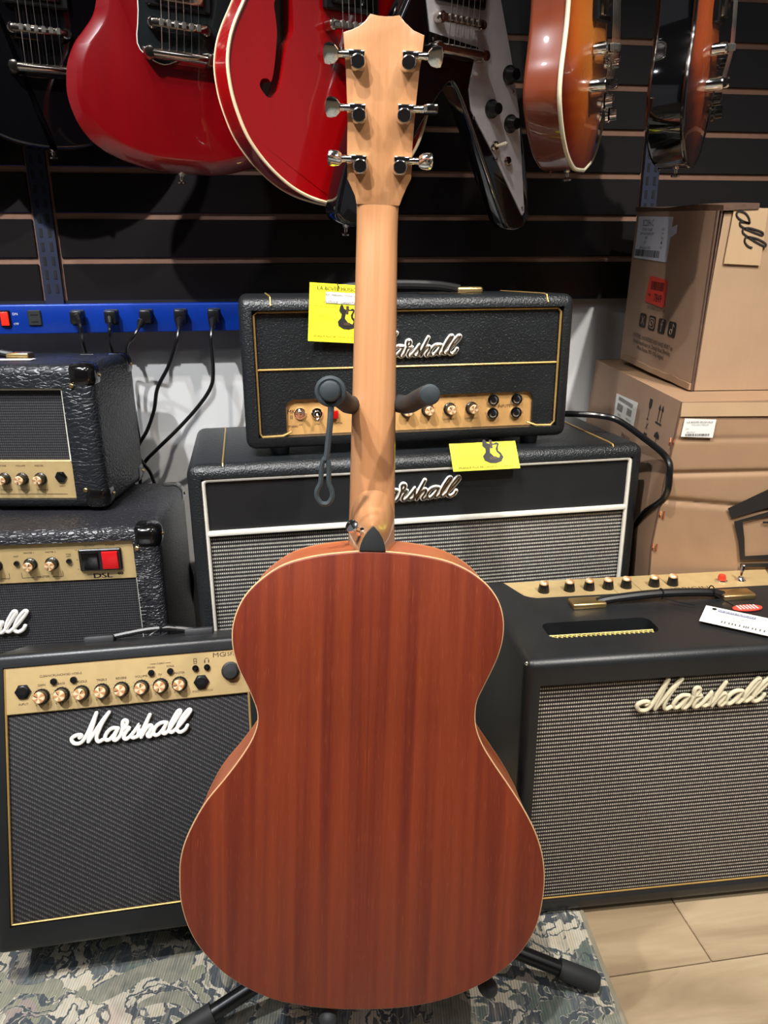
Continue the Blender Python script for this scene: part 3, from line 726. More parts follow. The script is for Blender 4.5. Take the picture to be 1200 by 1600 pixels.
t.build('lettering', 'ink', ds)
logo(ds, .195, dh - .170, .19, 'badge_white', .0168, .004)
for x in (.06, dw - .06):
    for y in (.05, dd - .05): MB().lathe([(.015, 0), (.016, .009)], (x, y, -.0078), 'z', 14).build('foot', 'plastic_black', ds)

# ---- small amplifier standing on the gold-panelled combo (top left)
sw, sd, sh = .340, .190, .2335
Sm = Matrix.Translation((-.4515, 1.150, .496)) @ rot(-1) @ Matrix.Translation((-sw, 0, 0))
sa = thing('practice_amplifier', 'small black amplifier with cloth above its gold panel, standing on another combo', 'amplifier', Sm)
o = MB().rbox((0, 0, 0), (sw, sd, sh), .016, 4).build('cabinet_shell', 'tolex_levant', sa)
boolean_diff(o, [MB().box((.050, -.05, .016), (sw - .050, .016, sh - .036))]); o.data.materials.clear(); o.data.materials.append(M['tolex_levant'])
MB().box((.050, .012, .080), (sw - .050, .0165, sh - .036)).build('grille_cloth', 'cloth_black_fine', sa)
MB().rbox((.050, .006, .016), (sw - .050, .0165, .080), .001, 1).build('control_panel', 'gold_panel', sa)
MB().tube([(.052, .005, .080), (.052, .005, sh - .038), (sw - .052, .005, sh - .038), (sw - .052, .005, .080)], .0022, 8).build('piping', 'white_piping', sa)
for cx in (0, 1):
    for cz in (0, 1):
        for cy in (0, 1): corner_cap(sa, sw, sd, sh, cx, cz, cy, .044)
jack(sa, sw - .073, .053, .0085, .006, 'plastic_gloss')
for x, a in ((-.107, 160), (-.137, 190), (-.166, 120), (-.196, 30), (-.226, 0)): knob(sa, sw + x, .050, .0080, .006, a)
t = MB(); y_ = .0057
for x, s_ in ((-.107, 'MASTER'), (-.137, 'VOLUME'), (-.166, 'TONE'), (-.196, 'GAIN'), (-.226, 'GAIN')): t.text(s_, sw + x, .0715, .0040, y_).text(s_[:4] + ' ' + s_[:3], sw + x, .0310, .0038, y_)
t.text('INPUT', sw - .073, .037, .0036, y_); t.rect(.058, .0235, sw - .066, .0243, y_)
t.build('lettering', 'ink_brown', sa)
MB().rbox((.168, .080, sh - .001), (.206, .104, sh + .010), .003, 3).build('handle_cap', 'brass', sa)
MB().rbox((.020, .080, sh - .001), (.050, .104, sh + .010), .003, 3).build('handle_cap', 'brass', sa)
MB().tube(catmull([(.04, .092, sh + .005), (.09, .092, sh + .012), (.13, .092, sh + .012), (.176, .092, sh + .005)]), .0065, 10).build('handle_strap', 'leather_black', sa)
MB().rbox((sw - .078, .150, sh - .001), (sw - .054, .156, sh + .0012), .0006, 1).build('vent_strip', 'chrome', sa)
for x in (.05, sw - .05):
    for y in (.04, sd - .04): MB().lathe([(.011, 0), (.012, .008)], (x, y, -.0062), 'z', 14).build('foot', 'plastic_black', sa)

# ---- small gold combo leaning back at the lower left
mi = .0165
Mm = pose((-.464, .713, -.765, 10.45, -22.57, .44)) @ Matrix.Translation((-mi - .001, -.008, -.032))
mw, md, mh = .305 + 2 * mi, .185, .315 + .032 + .016
mg = thing('combo_amplifier', 'black practice combo with gold control panel and white script logo, tipped back on the rug', 'amplifier', Mm)
md = .14
shell(mg, mw, md, mh, mi, .012, 'tolex_smooth', .007, .030, mh - .0165)
X0 = mi + .001; ZG = .032
def mx(a): return X0 + a / 1000.
def mz(a): return ZG + a / 1000.
MB().rbox((mi, .002, mz(255)), (mw - mi, .0125, mh - .0165), .001, 1).build('control_panel', 'gold_panel', mg)
MB().box((mi, .0065, .030), (mw - mi, .0125, mz(254.5))).build('grille_cloth', 'cloth_black', mg)
MB().tube([(mi + .0017, .003, mz(312)), (mi + .0017, .003, .0325), (mw - mi - .0017, .003, .0325), (mw - mi - .0017, .003, mz(255))], .0017, 8).build('piping', 'gold_piping', mg)
jack(mg, mx(22), mz(283), .0085, .002)
for x, a in ((44, -60), (68, -30), (92, 40), (117, -5), (141, -90), (166, 5), (190, 200), (214, -90)): knob(mg, mx(x), mz(275), .0078, .002, a)
for x in (59, 83, 179, 203): button(mg, mx(x), mz(292.5), .0041, .002, 'plastic_black')
jack(mg, mx(242), mz(275), .0088, .002)
for x in (235, 250): jack(mg, mx(x), mz(293.5), .0035, .002, 'plastic_gloss', False)
MB().lathe([(.0120, 0), (.0118, .003), (.0098, .0045), (.0098, .008), (.0085, .010), (.0002, .0108)], (mx(280), .002, mz(286)), seg=28).build('power_button', 'plastic_matte', mg)
t = MB(); y_ = .0017
for x, s_ in ((44, 'GAIN'), (68, 'BASS'), (92, 'MIDDLE'), (117, 'TREBLE'), (141, 'REVERB'), (166, 'VOLUME'), (190, 'FX'), (214, 'MASTER')):
    t.text(s_, mx(x), mz(289 if x in (44, 68) else 289), .0040, y_).text('0', mx(x - 7), mz(264.5), .0034, y_).text('10', mx(x + 7), mz(264.5), .0034, y_)
    for k in range(11): an = rad(225 - 27 * k); t.rect(mx(x) + .0118 * cos(an) - .0003, mz(275) + .0118 * sin(an) - .0003, mx(x) + .0118 * cos(an) + .0003, mz(275) + .0118 * sin(an) + .0003, y_)
t.text('INPUT', mx(22), mz(267), .0042, y_).text('CLEAN/CRUNCH', mx(57), mz(300), .0040, y_).text('OD-1/OD-2', mx(83), mz(300), .0040, y_).text('STORE', mx(179), mz(299), .0034, y_).text('SCALE', mx(203), mz(299), .0034, y_).text('CLEAN', mx(191), mz(303.5), .0032, y_)
t.text('FOOTSWITCH', mx(243), mz(263), .0040, y_).text('USB', mx(281), mz(271), .0036, y_)
t.rect(mx(178), mz(303.2), mx(185), mz(303.8), y_).rect(mx(197), mz(303.2), mx(204), mz(303.8), y_)
t.text('MG', mx(266), mz(308), .0085, y_, sx=1.3).text('15FX', mx(281), mz(308), .0075, y_)
# little pictograms: player and headphones
t.rect(mx(233), mz(299), mx(233.7), mz(306), y_).rect(mx(236.3), mz(299), mx(237), mz(306), y_).rect(mx(233), mz(305.4), mx(237), mz(306), y_).rect(mx(233), mz(302), mx(237), mz(302.6), y_).rect(mx(233), mz(299), mx(237), mz(299.6), y_)
for k in range(9):
    a = rad(180 - k * 20); b_ = rad(160 - k * 20); t.poly([(mx(250) + .0032 * cos(a), mz(302) + .0036 * sin(a)), (mx(250) + .0032 * cos(b_), mz(302) + .0036 * sin(b_)), (mx(250) + .0026 * cos(b_), mz(302) + .0030 * sin(b_)), (mx(250) + .0026 * cos(a), mz(302) + .0030 * sin(a))], y_)
for x in (247, 252): t.rect(mx(x - .4), mz(299), mx(x + 1), mz(302.5), y_)
t.build('lettering', 'ink_brown', mg)
logo(mg, mx(78), mz(211), .148, 'badge_white', .0168, .002)
for a_ in (.095, .232): MB().rbox((a_, .088, mh - .001), (a_ + .040, .110, mh + .009), .002, 2).build('handle_cap', 'plastic_matte', mg)
MB().tube(catmull([(.120, .099, mh + .004), (.155, .099, mh + .009), (.185, .099, mh + .012), (.215, .099, mh + .011), (.250, .099, mh + .005)]), .0042, 8).build('handle_strap', 'leather_black', mg)
b = MB(); b.tube([(.198, .099 + .006 * cos(a), mh + .0115 + .006 * sin(a)) for a in [2 * pi * k / 12 for k in range(12)]], .0011, 5, closed=True)
b.tube(catmull([(.198, .093, mh + .012), (.190, .088, mh + .008), (.184, .086, mh + .004)]), .0011, 5); b.tube(catmull([(.198, .093, mh + .013), (.208, .090, mh + .016), (.220, .090, mh + .014)]), .0011, 5); b.build('twist_tie', 'plastic_black', mg)

# ------------------------------------------------------------------ cartons
def face(o, x, up):
    o, x, up = Vector(o), Vector(x).normalized(), Vector(up); y = up.cross(x).normalized(); z = x.cross(y)
    if z.z < 0: z = -z
    y = z.cross(x)
    return Matrix(((x.x, y.x, z.x, o.x), (x.y, y.y, z.y, o.y), (x.z, y.z, z.z, o.z), (0, 0, 0, 1)))
def rel(p): return Vector((p[0], p[1], p[2] + .86))
def grid_quad(b, a, c, d, e, nx, nz, bul=None):
    """panel a(bottom left) c(bottom right) d(top right) e(top left) with optional relief"""
    vs = []; nrm = (c - a).cross(e - a).normalized()
    for j in range(nz + 1):
        for i in range(nx + 1):
            u, v = i / nx, j / nz; p = a * (1 - u) * (1 - v) + c * u * (1 - v) + d * u * v + e * (1 - u) * v
            if bul: p = p + nrm * bul(u, v)
            vs.append(p)
    return b.add(vs, [(j * (nx + 1) + i, j * (nx + 1) + i + 1, (j + 1) * (nx + 1) + i + 1, (j + 1) * (nx + 1) + i) for j in range(nz) for i in range(nx)])
# lower carton
base = Vector((.44, 1.1, 0))
lc = thing('cardboard_carton', 'large creased brown carton behind the knob-topped combo, carrying the smaller box', 'box', Matrix.Translation(base + Vector((.006, .014, 0))))
def P(p): return rel(p) - base
A0, A1 = P((.441, 1.098, -.859)), P((.448, 1.555, -.859)); B0 = P((1.12, 1.098, -.859)); B1 = P((1.12, 1.62, -.859))
Am = P((.424, 1.097, -.42)); T0, T1 = P((.445, 1.095, -.187)), P((.440, 1.545, -.173)); U0, U1 = P((1.12, 1.10, -.180)), P((1.12, 1.62, -.170))
def cre(u, v):
    if True: pass
    import math as _m
    s_ = 0
    for z0_, a_, k_ in ((.515, .0045, .03), (.335, .006, -.30), (.75, .0015, .0)): s_ -= a_ * _m.exp(-((v - z0_ - k_ * u) / .018) ** 2) * _m.exp(-(u / .45) ** 2)
    s_ += .0008 * _m.sin(9 * v + 3 * u) * _m.sin(pi * u) * _m.sin(pi * v)
    return s_
Bm = P((1.12, 1.098, -.42))
b = MB(); grid_quad(b, Am, Bm, U0, T0, 24, 110, cre); grid_quad(b, A0, B0, Bm, Am, 4, 8); b.build('front_panel', 'cardboard_low', lc, 60)
b = MB()
An = T1 + (Am - T0); b.add([A1, A0, Am, An, T0, T1], [(0, 1, 2, 3), (3, 2, 4, 5)]); b.build('side_panel', 'cardboard_side', lc)
b = MB(); grid_quad(b, T0, U0, U1, T1, 6, 6); b.build('top_panel', 'cardboard_low', lc)
MB().add([A1, B1, U1, T1], [(0, 1, 2, 3)]).build('back_panel', 'cardboard_low', lc); MB().add([B0, B1, U1, U0], [(0, 1, 2, 3)]).build('side_panel', 'cardboard_low', lc)
FR = face(T0, (1, 0, 0), (0, 0, 1)); LFm = face(T0, T0 - T1, T0 - Am)
# tape along the vertical edge, staples
b = MB(); b.tube([T0 + Vector((.0005, -.0005, 0)), P((.4335, 1.0955, -.31)), Am + Vector((0, -.001, 0)), A0], .0016, 6); b.build('edge_tape', 'cardboard_cut', lc)
MB(FR).rect(-.0, -.022, .45, -.001, -.0022).build('packing_tape', 'cardboard_tape', lc)
def inked(m, f, name, mat, parent): b_ = MB(m); f(b_); return b_.build(name, mat, parent)
q = lambda m: Matrix.Translation(Vector(m.col[3][:3])) @ m.to_3x3().to_4x4()
o = MB(FR).prism([(.007, -.025), (.055, -.027), (.053, -.055), (.004, -.053)], -.0028, -.0018).build('price_label', 'paper_white', lc)
b = MB(FR); b.text('LA BOITE MUSICALE', .030, -.0305, .0040, -.0038, sx=1.1).text('SV212 HAUT PARLEUR', .031, -.0345, .0026, -.0038).text('TTC', .012, -.041, .003, -.0038).text('PRIX 999,00', .018, -.046, .0026, -.0038)
random.seed(3)
xx = .010
while xx < .046:
    w_ = random.choice((.0006, .001, .0016)); b.rect(xx, -.0515, xx + w_, -.0482, -.0038); xx += w_ + random.choice((.0008, .0014))
b.build('lettering', 'ink_grey', o)
# big printed pictogram on the front
y_ = -.0020
b = MB(FR)
b.poly([(.092, -.169), (.151, -.138), (.260, -.110), (.260, -.150), (.156, -.168), (.101, -.186)], y_)
b.poly([(.105, -.191), (.157, -.175), (.26, -.158), (.26, -.166), (.158, -.183), (.119, -.192)], y_)
b.poly([(.105, -.191), (.119, -.192), (.126, -.22), (.131, -.250), (.124, -.257), (.117, -.225)], y_)
b.poly([(.124, -.257), (.131, -.250), (.168, -.248), (.26, -.246), (.26, -.254), (.169, -.256)], y_)
b.poly([(.125, -.263), (.26, -.261), (.26, -.269), (.126, -.270)], y_)
b.rect(.151, -.1945, .2, -.191, y_)
b.build('printed_pictogram', 'ink', lc)
# side: shipping label and handling symbols
m_ = LFm
b = MB(m_); o = b.prism([(-.288, -.041), (-.172, -.036), (-.172, -.080), (-.279, -.087)][::-1], -.0012, -.0004).build('shipping_label', 'paper_white', lc)
b = MB(m_); 
for a_, c_, zt_, zb_ in ((-.270, -.190, -.043, -.050), (-.270, -.240, -.055, -.068), (-.215, -.190, -.054, -.066)):
    xx = a_
    while xx < c_: b.rect(xx, zb_, xx + .0018, zt_, -.0016); xx += .0032
b.text('SV212', -.25, -.075, .007, -.0016).text('MADE IN UK', -.20, -.073, .005, -.0016)
b.build('lettering', 'ink_grey', o)
b = MB(m_)
b.poly([(-.121, -.018), (-.109, -.018), (-.109, -.029), (-.112, -.034), (-.118, -.034), (-.121, -.029)], -.001).rect(-.1158, -.052, -.1142, -.034, -.001).poly([(-.120, -.053), (-.110, -.053), (-.115, -.050)], -.001)
for x in (-.073, -.061): b.rect(x - .0012, -.046, x + .0012, -.026, -.001).poly([(x - .005, -.027), (x + .005, -.027), (x, -.018)], -.001)
b.rect(-.080, -.050, -.054, -.0475, -.001)
b.poly([(-.074, -.072), (-.052, -.072), (-.054, -.066), (-.063, -.061), (-.072, -.066)], -.001).rect(-.064, -.090, -.0625, -.072, -.001)
b.text('X', -.112, -.064, .016, -.001).rect(-.118, -.083, -.104, -.075, -.001).text('SV212', -.066, -.120, .010, -.001).text('FRAGILE', -.20, -.105, .012, -.001)
b.build('handling_symbols', 'ink', lc)
for (x, z) in ((-.002, -.062), (-.004, -.18), (-.010, -.235)):
    st = MB(); c_ = T0 + Vector((x - .006, .003, z)); st.tube([c_ + Vector((-.002, 0, -.006)), c_ + Vector((-.003, -.004, 0)), c_ + Vector((-.001, 0, .006))], .0012, 6); st.tube([c_ + Vector((.003, -.003, -.006)), c_ + Vector((.002, -.005, 0)), c_ + Vector((.004, -.003, .006))], .0012, 6); st.build('staple', 'copper_staple', lc)

# upper carton
base = Vector((.49, 1.2, .68))
uc = thing('cardboard_carton', 'smaller brown carton with red 7849 sticker on top of the large creased carton', 'box', Matrix.Translation(base))
E_, D_, B_, A_ = [rel(p) - base for p in ((.4955, 1.19, -.1825), (.476, 1.5, -.164), (.502, 1.19, .087), (.4830, 1.5, .109))]
Er, Dr, Br, Ar = E_ + Vector((.56, 0, .004)), D_ + Vector((.56, .03, .0)), B_ + Vector((.56, 0, .004)), A_ + Vector((.56, .03, 0))
b = MB(); b.add([D_, E_, B_, A_], [(0, 1, 2, 3)]); b.build('side_panel', 'cardboard_side', uc)
gap = Vector((.005, .0015, 0))
b = MB(); grid_quad(b, E_ + gap, Er, Br, B_ + gap + Vector((.008, 0, -.002)), 16, 16, lambda u, v: .0010 * sin(3 * u + 5 * v) * sin(pi * u) * sin(pi * v)); b.build('front_panel', 'cardboard', uc, 60)
MB().add([A_, B_, Br, Ar], [(0, 1, 2, 3)]).build('top_panel', 'cardboard', uc)
MB().add([D_, E_, Er, Dr], [(0, 1, 2, 3)]).build('bottom_panel', 'cardboard', uc); MB().add([D_, Dr, Ar, A_], [(0, 1, 2, 3)]).build('back_panel', 'cardboard', uc); MB().add([Er, Dr, Ar, Br], [(0, 1, 2, 3)]).build('side_panel', 'cardboard', uc)
b = MB(); b.tube([E_ + Vector((.002, 0, 0)), B_ + Vector((.003, 0, 0))], .0022, 6); b.tube([E_ + Vector((.0055, .001, 0)), B_ + Vector((.009, .001, 0))], .0015, 6); b.build('corrugated_edge', 'cardboard_cut', uc)
# lifted top flap and crushed bottom edge
fd = (A_ - B_).normalized(); z = Vector((0, 0, 1))
b = MB()
rows = []
for i in range(13):
    t_ = i / 12; p = B_ + (A_ - B_) * t_ + Vector((.012 * (1 - t_), -.004 * (1 - t_), 0))
    rows.append([p + Vector((-.003, 0, .000)), p + Vector((-.004, 0, .0075 + .002 * sin(7 * t_))), p + Vector((.05, 0, .010 + .002 * sin(5 * t_))), p + Vector((.05, 0, .002))])
b.rings(rows); b.build('top_flap', 'cardboard_cut', uc, 40)
b = MB(); rows = []
for i in range(25):
    t_ = i / 24; p = E_ + (D_ - E_) * t_ * .97; k_ = .0016 * sin(9 * t_) + .0009 * sin(31 * t_ + 1)
    rows.append([p + Vector((-.004 + k_ * .5, -.001, .001)), p + Vector((-.003, -.001, .010 + k_)), p + Vector((.004, 0, .012)), p + Vector((.004, 0, .001))])
b.rings(rows); b.build('crushed_edge', 'cardboard_low', uc, 40)
LF = face(E_, E_ - D_, B_ - E_); FF = face(E_, (1, 0, 0), (0, 0, 1))
o = MB(LF).prism([(-.311, .264), (-.161, .262), (-.161, .189), (-.308, .191)][::-1], -.0012, -.0004).build('shipping_label', 'paper_cool', uc)
MB(LF).poly([(-.162, .245), (-.140, .250), (-.138, .237), (-.162, .228)], -.001).build('label_corner', 'paper_cool', o)
b = MB(LF)
b.text('SC20H-C', -.262, .252, .016, -.0016, sx=.8)
for z_, s_ in ((.241, 'STUDIO CLASSIC'), (.234, '20W VALVE HEAD JCM'), (.227, '230V'), (.219, 'QTY 1'), (.210, 'SERIAL No. M-2023')): b.text(s_, -.262, z_, .0062, -.0016)
for z_, s_ in ((.242, '220V'), (.235, 'UK'), (.228, '15kg'), (.212, 'CE')): b.text(s_, -.192, z_, .0060, -.0016)
b.poly([(-.196, .218), (-.188, .218), (-.192, .224)], -.0016)
b.build('lettering', 'ink_grey', o)
b = MB(LF); random.seed(5); xx = -.304
while xx < -.195:
    w_ = random.choice((.001, .0018, .003)); b.rect(xx, .1945, xx + w_, .2065, -.0016); xx += w_ + random.choice((.0012, .002))
b.build('barcode', 'ink', o)
sk = [(-.221, .164), (-.143, .160), (-.144, .114), (-.227, .118)]
cs = [Vector(p) for p in sk]; pr = []
for i in range(4):
    a_, c_, d_ = cs[i - 1], cs[i], cs[(i + 1) % 4]; pr += [c_ + (a_ - c_) * .08, c_ + (a_ - c_) * .02 + (d_ - c_) * .02, c_ + (d_ - c_) * .12]
o = MB(LF).prism([(p.x, p.y) for p in pr], -.0014, -.0004).build('price_sticker', 'paper_red', uc, label='red price sticker')
b = MB(LF); b.text('7849', -.173, .1275, .0195, -.0018, sx=.85).text('PRIX', -.210, .131, .006, -.0018); xx = -.208
random.seed(9)
while xx < -.156:
    w_ = random.choice((.001, .0016, .003)); b.rect(xx, .141, xx + w_, .155, -.0018); xx += w_ + random.choice((.0014, .002))
b.build('lettering', 'ink', o)
b = MB(LF); b.text('STAY CONNECTED WITH US', -.176, .1095, .0085, -.001, sx=.68)
b.text('DESIGNED, ENGINEERED AND HAND BUILT by:', -.173, .0535, .0105, -.001, sx=.80).text('Marshall Amplification plc, Denbigh Road, Bletchley,', -.173, .0435, .0105, -.001, sx=.76).text('Milton Keynes, MK1 1DQ, England.', -.173, .0335, .0105, -.001, sx=.80)
def rsq(b_, cx, cz, w_, h_, r_, y_=-.001):
    c_ = []
    for qx, qz, a0 in ((cx + w_ / 2 - r_, cz + h_ / 2 - r_, 0), (cx - w_ / 2 + r_, cz + h_ / 2 - r_, 90), (cx - w_ / 2 + r_, cz - h_ / 2 + r_, 180), (cx + w_ / 2 - r_, cz - h_ / 2 + r_, 270)):
        for k in range(5): a = rad(a0 + 22.5 * k); c_.append((qx + r_ * cos(a), qz + r_ * sin(a)))
    b_.poly(c_, y_)
ic = (-.225, -.183, -.141, -.099)
for x in ic: rsq(b, x, .084, .030, .025, .005)
b.build('printed_text', 'ink', uc)
b = MB(LF); yy = -.0013
b.text('X', ic[0], .0835, .022, yy)
rsq(b, ic[1], .084, .022, .0185, .005, yy)
b.text('f', ic[2], .0835, .030, yy, sx=1.2)
b.tube([Vector((ic[3] - .002 + .0045 * cos(rad(a)), yy, .0795 + .004 * sin(rad(a)))) for a in range(0, 360, 30)], .0009, 5, closed=True)
b.rect(ic[3] + .0015, .080, ic[3] + .0037, .0935, yy).poly([(ic[3] + .0037, .0935), (ic[3] + .0090, .0900), (ic[3] + .0090, .0875), (ic[3] + .0037, .0905)], yy)
b.build('icon_marks', 'cardboard_side', uc)
b = MB(LF); yy = -.0016; rsq(b, ic[1], .084, .0175, .0145, .004, yy); b.build('icon_marks', 'ink', uc)
b = MB(LF); b.tube([Vector((ic[1] + .0055 * cos(rad(a)), -.0018, .084 + .0045 * sin(rad(a)))) for a in range(0, 360, 30)], .0010, 5, closed=True); b.build('icon_marks', 'cardboard_side', uc)
# pale tape with the end of the script logo, running over the top edge
MB(FF).prism([(.032, .2735), (.083, .2725), (.083, .191), (.027, .194)], -.0022, -.0008).build('packing_tape', 'cardboard_tape', uc)
b = MB(FF @ Matrix.Translation((.036, -.0022, .262)) @ Matrix.Rotation(rad(66), 4, 'Y'))
for st_ in LOGO[12:]:
    b.tube(catmull([((u - 700) / 1000 * .20, 0, v / 1000 * .15) for u, v in st_], seg=4), .0017, 6)
b.build('printed_logo', 'ink', uc)

# black cable from the head looping down beside the lower carton
cord('speaker_cable', [(0.290, 1.255, .6295), (0.327, 1.235, 0.632), (0.36, 1.22, 0.632), (0.391, 1.215, 0.625), (0.416, 1.17, 0.608), (0.434, 1.10, 0.589), (0.436, 1.085, 0.563), (0.438, 1.10, 0.524), (0.430, 1.16, 0.478), (0.429, 1.21, 0.42), (.429, 1.24, .34)], .0052, 'thick black cable looping from the amplifier head down past the cartons', cat='cable')

# ------------------------------------------------------------------ paper tags
BASS_D = [(-30, 40), (-26, 52), (-18, 50), (-14, 38), (-6, 34), (2, 38), (10, 34), (20, 40), (30, 34), (24, 20), (22, 8), (32, -2), (38, -18), (28, -34), (8, -40), (-14, -38), (-32, -28), (-36, -12), (-24, 2), (-22, 16), (-32, 28)]
def yellow_tag(name, label, m, w, h, bend=0, head_=True):
    t = thing(name, label, 'price tag', m)
    def sh(u, v): return Vector((u * w, bend * ((1 - v) ** 2), v * h))
    b = MB(); rows = [[sh(0, j / 10), sh(1, j / 10)] for j in range(11)]
    vs = [p for r_ in rows for p in r_] + [p + Vector((0, .0005, 0)) for r_ in rows for p in r_]
    fs = []
    for j in range(10):
        a = 2 * j; fs += [(a, a + 1, a + 3, a + 2), (22 + a + 2, 22 + a + 3, 22 + a + 1, 22 + a), (a + 2, a + 24, a + 22, a), (a + 1, a + 23, a + 25, a + 3)]
    fs += [(0, 22, 23, 1), (20, 21, 43, 42)]; b.add(vs, fs); b.build('card', 'paper_yellow', t)
    def flat(b_): 
        b_.v = [Vector((v.x, v.y - .0007 + bend * ((1 - max(0, min(1, v.z / h))) ** 2), v.z)) for v in b_.v]; return b_
    b = MB(); s_ = w / 150
    cx, cz = w * .62, h * (.42 if head_ else .60)
    b.poly([(cx + x * s_ * .62, cz + z * s_ * .62) for x, z in BASS_D], 0); flat(b).build('printed_bass', 'ink', t)
    b = MB(); b.poly([(cx + x * s_ * .62, cz + z * s_ * .62) for x, z in [(-4, 28), (22, 30), (14, 14), (16, 2), (26, -10), (22, -20), (4, -14), (-8, 0), (-6, 14)]], -.0002); flat(b).build('printed_bass', 'paper_yellow', t)
    b = MB(); b.rect(cx - 3 * s_, cz + 10 * s_, cx + 3 * s_, cz + 30 * s_, -.0004).rect(cx - 8 * s_, cz - 16 * s_, cx + 8 * s_, cz - 9 * s_, -.0004)
    b.text('MUSIQUE PLUS DE CHOIX ET DE SERVICE', w * .5, h * .10, w * .045, -.0003)
    for k in range(6): b.rect(w * .15, h * (.40 + .018 * k), w * (.42 - .02 * k), h * (.403 + .018 * k), -.0003)
    if head_:
        b.text('LA BOITE MUSICALE', w * .5, h * .915, w * .085, -.0003, sx=1.0)
        b.text('PRIX : MARSHALL STUDIO VINTAGE', w * .56, h * .81, w * .04, -.0006).text('EN STOCK - GARANTIE 3 ANS', w * .56, h * .69, w * .05, -.0006)
        b.text('NOUVEAUX MODELES DISPONIBLES EN MAGASIN', w * .5, h * .62, w * .038, -.0003)
    flat(b).build('lettering', 'ink_brown', t)
    if head_:
        b = MB(); b.rect(w * .26, h * .67, w * .93, h * .86, -.0002); flat(b).build('white_panel', 'paper_white', t)
        MB().tube(catmull([(w * .47, -.002, h * .93), (w * .45, -.002, h * .97), (w * .44, .002, h * 1.02)]), .0008, 6).build('string', 'plastic_black', t)
    return t
yellow_tag('price_tag', 'yellow card with a drawn bass hanging on the front of the amplifier head', Hm @ Matrix.Translation((.095, -.004, .157)) @ Matrix.Rotation(rad(4), 4, 'Y'), .088, .080)
yellow_tag('price_tag', 'yellow card with a drawn bass pinned under the head, draped over the cabinet edge', Cm @ Matrix.Translation((.392, -.0125, ch - .025)) @ Matrix.Rotation(rad(-37), 4, 'X') , .106, .046, head_=False)

def white_tag(name, label, m, w, h, mat='paper_white', txt=True, cat='price tag'):
    t = thing(name, label, cat, m); I = Matrix(((1, 0, 0, 0), (0, 0, 1, 0), (0, 1, 0, 0), (0, 0, 0, 1)))
    MB(I).prism([(0, 0), (w, 0), (w, h), (0, h)], 0, .0006).build('card', mat, t)
    if txt:
        b = MB(I); b.rect(w * .20, h * .74, w * .75, h * .88, .0009); b.build('logo_band', 'paper_bar', t)
        b = MB(I); b.text('LA BOITE MUSICALE', w * .475, h * .81, h * .10, .0011); b.build('lettering', 'paper_white', t)
        b = MB(I); b.text('ORIGIN 20 COMBO 20W', w * .5, h * .55, h * .07, .0009).text('PRIX 599,00', w * .5, h * .40, h * .07, .0009)
        xx = w * .3; random.seed(11)
        while xx < w * .9: b.rect(xx, h * .14, xx + w * .02, h * .26, .0009); xx += w * random.choice((.03, .045, .06))
        b.build('lettering', 'ink_grey', t)
        MB().lathe([(.003, 0), (.003, .0008)], (w * .14, h * .86, .0006), 'z', 14).build('punch_hole', 'slot_black', t)
    return t
wt = white_tag('price_tag', 'white shop tag lying on top of the salt-and-pepper combo', Om @ Matrix.Translation((.262, .072, oh + .004)) @ Matrix.Rotation(rad(-39), 4, 'Z') @ Matrix.Rotation(rad(3), 4, 'X'), .086, .050)
ww = MB(wt.matrix_world.inverted() @ Om)
for x in (.245, .322): ww.tube([(x, .1475 + .0075 * cos(a), oh + .0115 + .0075 * sin(a)) for a in [2 * pi * k / 12 for k in range(12)]], .0009, 5, closed=True)
ww.tube(catmull([(.245, .141, oh + .008), (.262, .128, oh + .006), (.280, .116, oh + .006)]), .0008, 5); ww.tube(catmull([(.322, .141, oh + .009), (.328, .130, oh + .006), (.335, .11, oh + .004)]), .0008, 5)
ww.build('string', 'plastic_black', wt)
st_ = thing('oval_sticker', 'small red and lime striped sticker beside the white shop tag on the combo', 'sticker', Om @ Matrix.Translation((.352, .105, oh + .0015)))
MB(Matrix(((1, 0, 0, 0), (0, 0, 1, 0), (0, 1, 0, 0), (0, 0, 0, 1)))).prism([(.022 * cos(2 * pi * k / 20), .009 * sin(2 * pi * k / 20)) for k in range(20)], 0, .0022, 0, .001).build('disc', 'paper_red', st_)
b = MB()
for k in range(6): b.box((-.014 + k * .005, -.006, .0019), (-.012 + k * .005, .006, .0026))
b.build('stripe', 'paper_white', st_)
white_tag('price_tag', 'grey unprinted tag lying flat beside the strap handle on the amplifier head', Hm @ Matrix.Translation((.272, .050, hh + .0012)), .074, .026, 'badge_silver', False)
white_tag('price_tag', 'blank white tag under the brass handle end of the small amplifier', Sm @ Matrix.Translation((.118, .050, sh + .0012)) @ Matrix.Rotation(rad(2), 4, 'Z'), .105, .020, txt=False)
white_tag('price_tag', 'grey white tag corner sticking out below the small amplifier', Dm @ Matrix.Translation((.205, .012, dh + .001)) @ Matrix.Rotation(rad(-28), 4, 'Z'), .05, .045, 'paper_white', False)

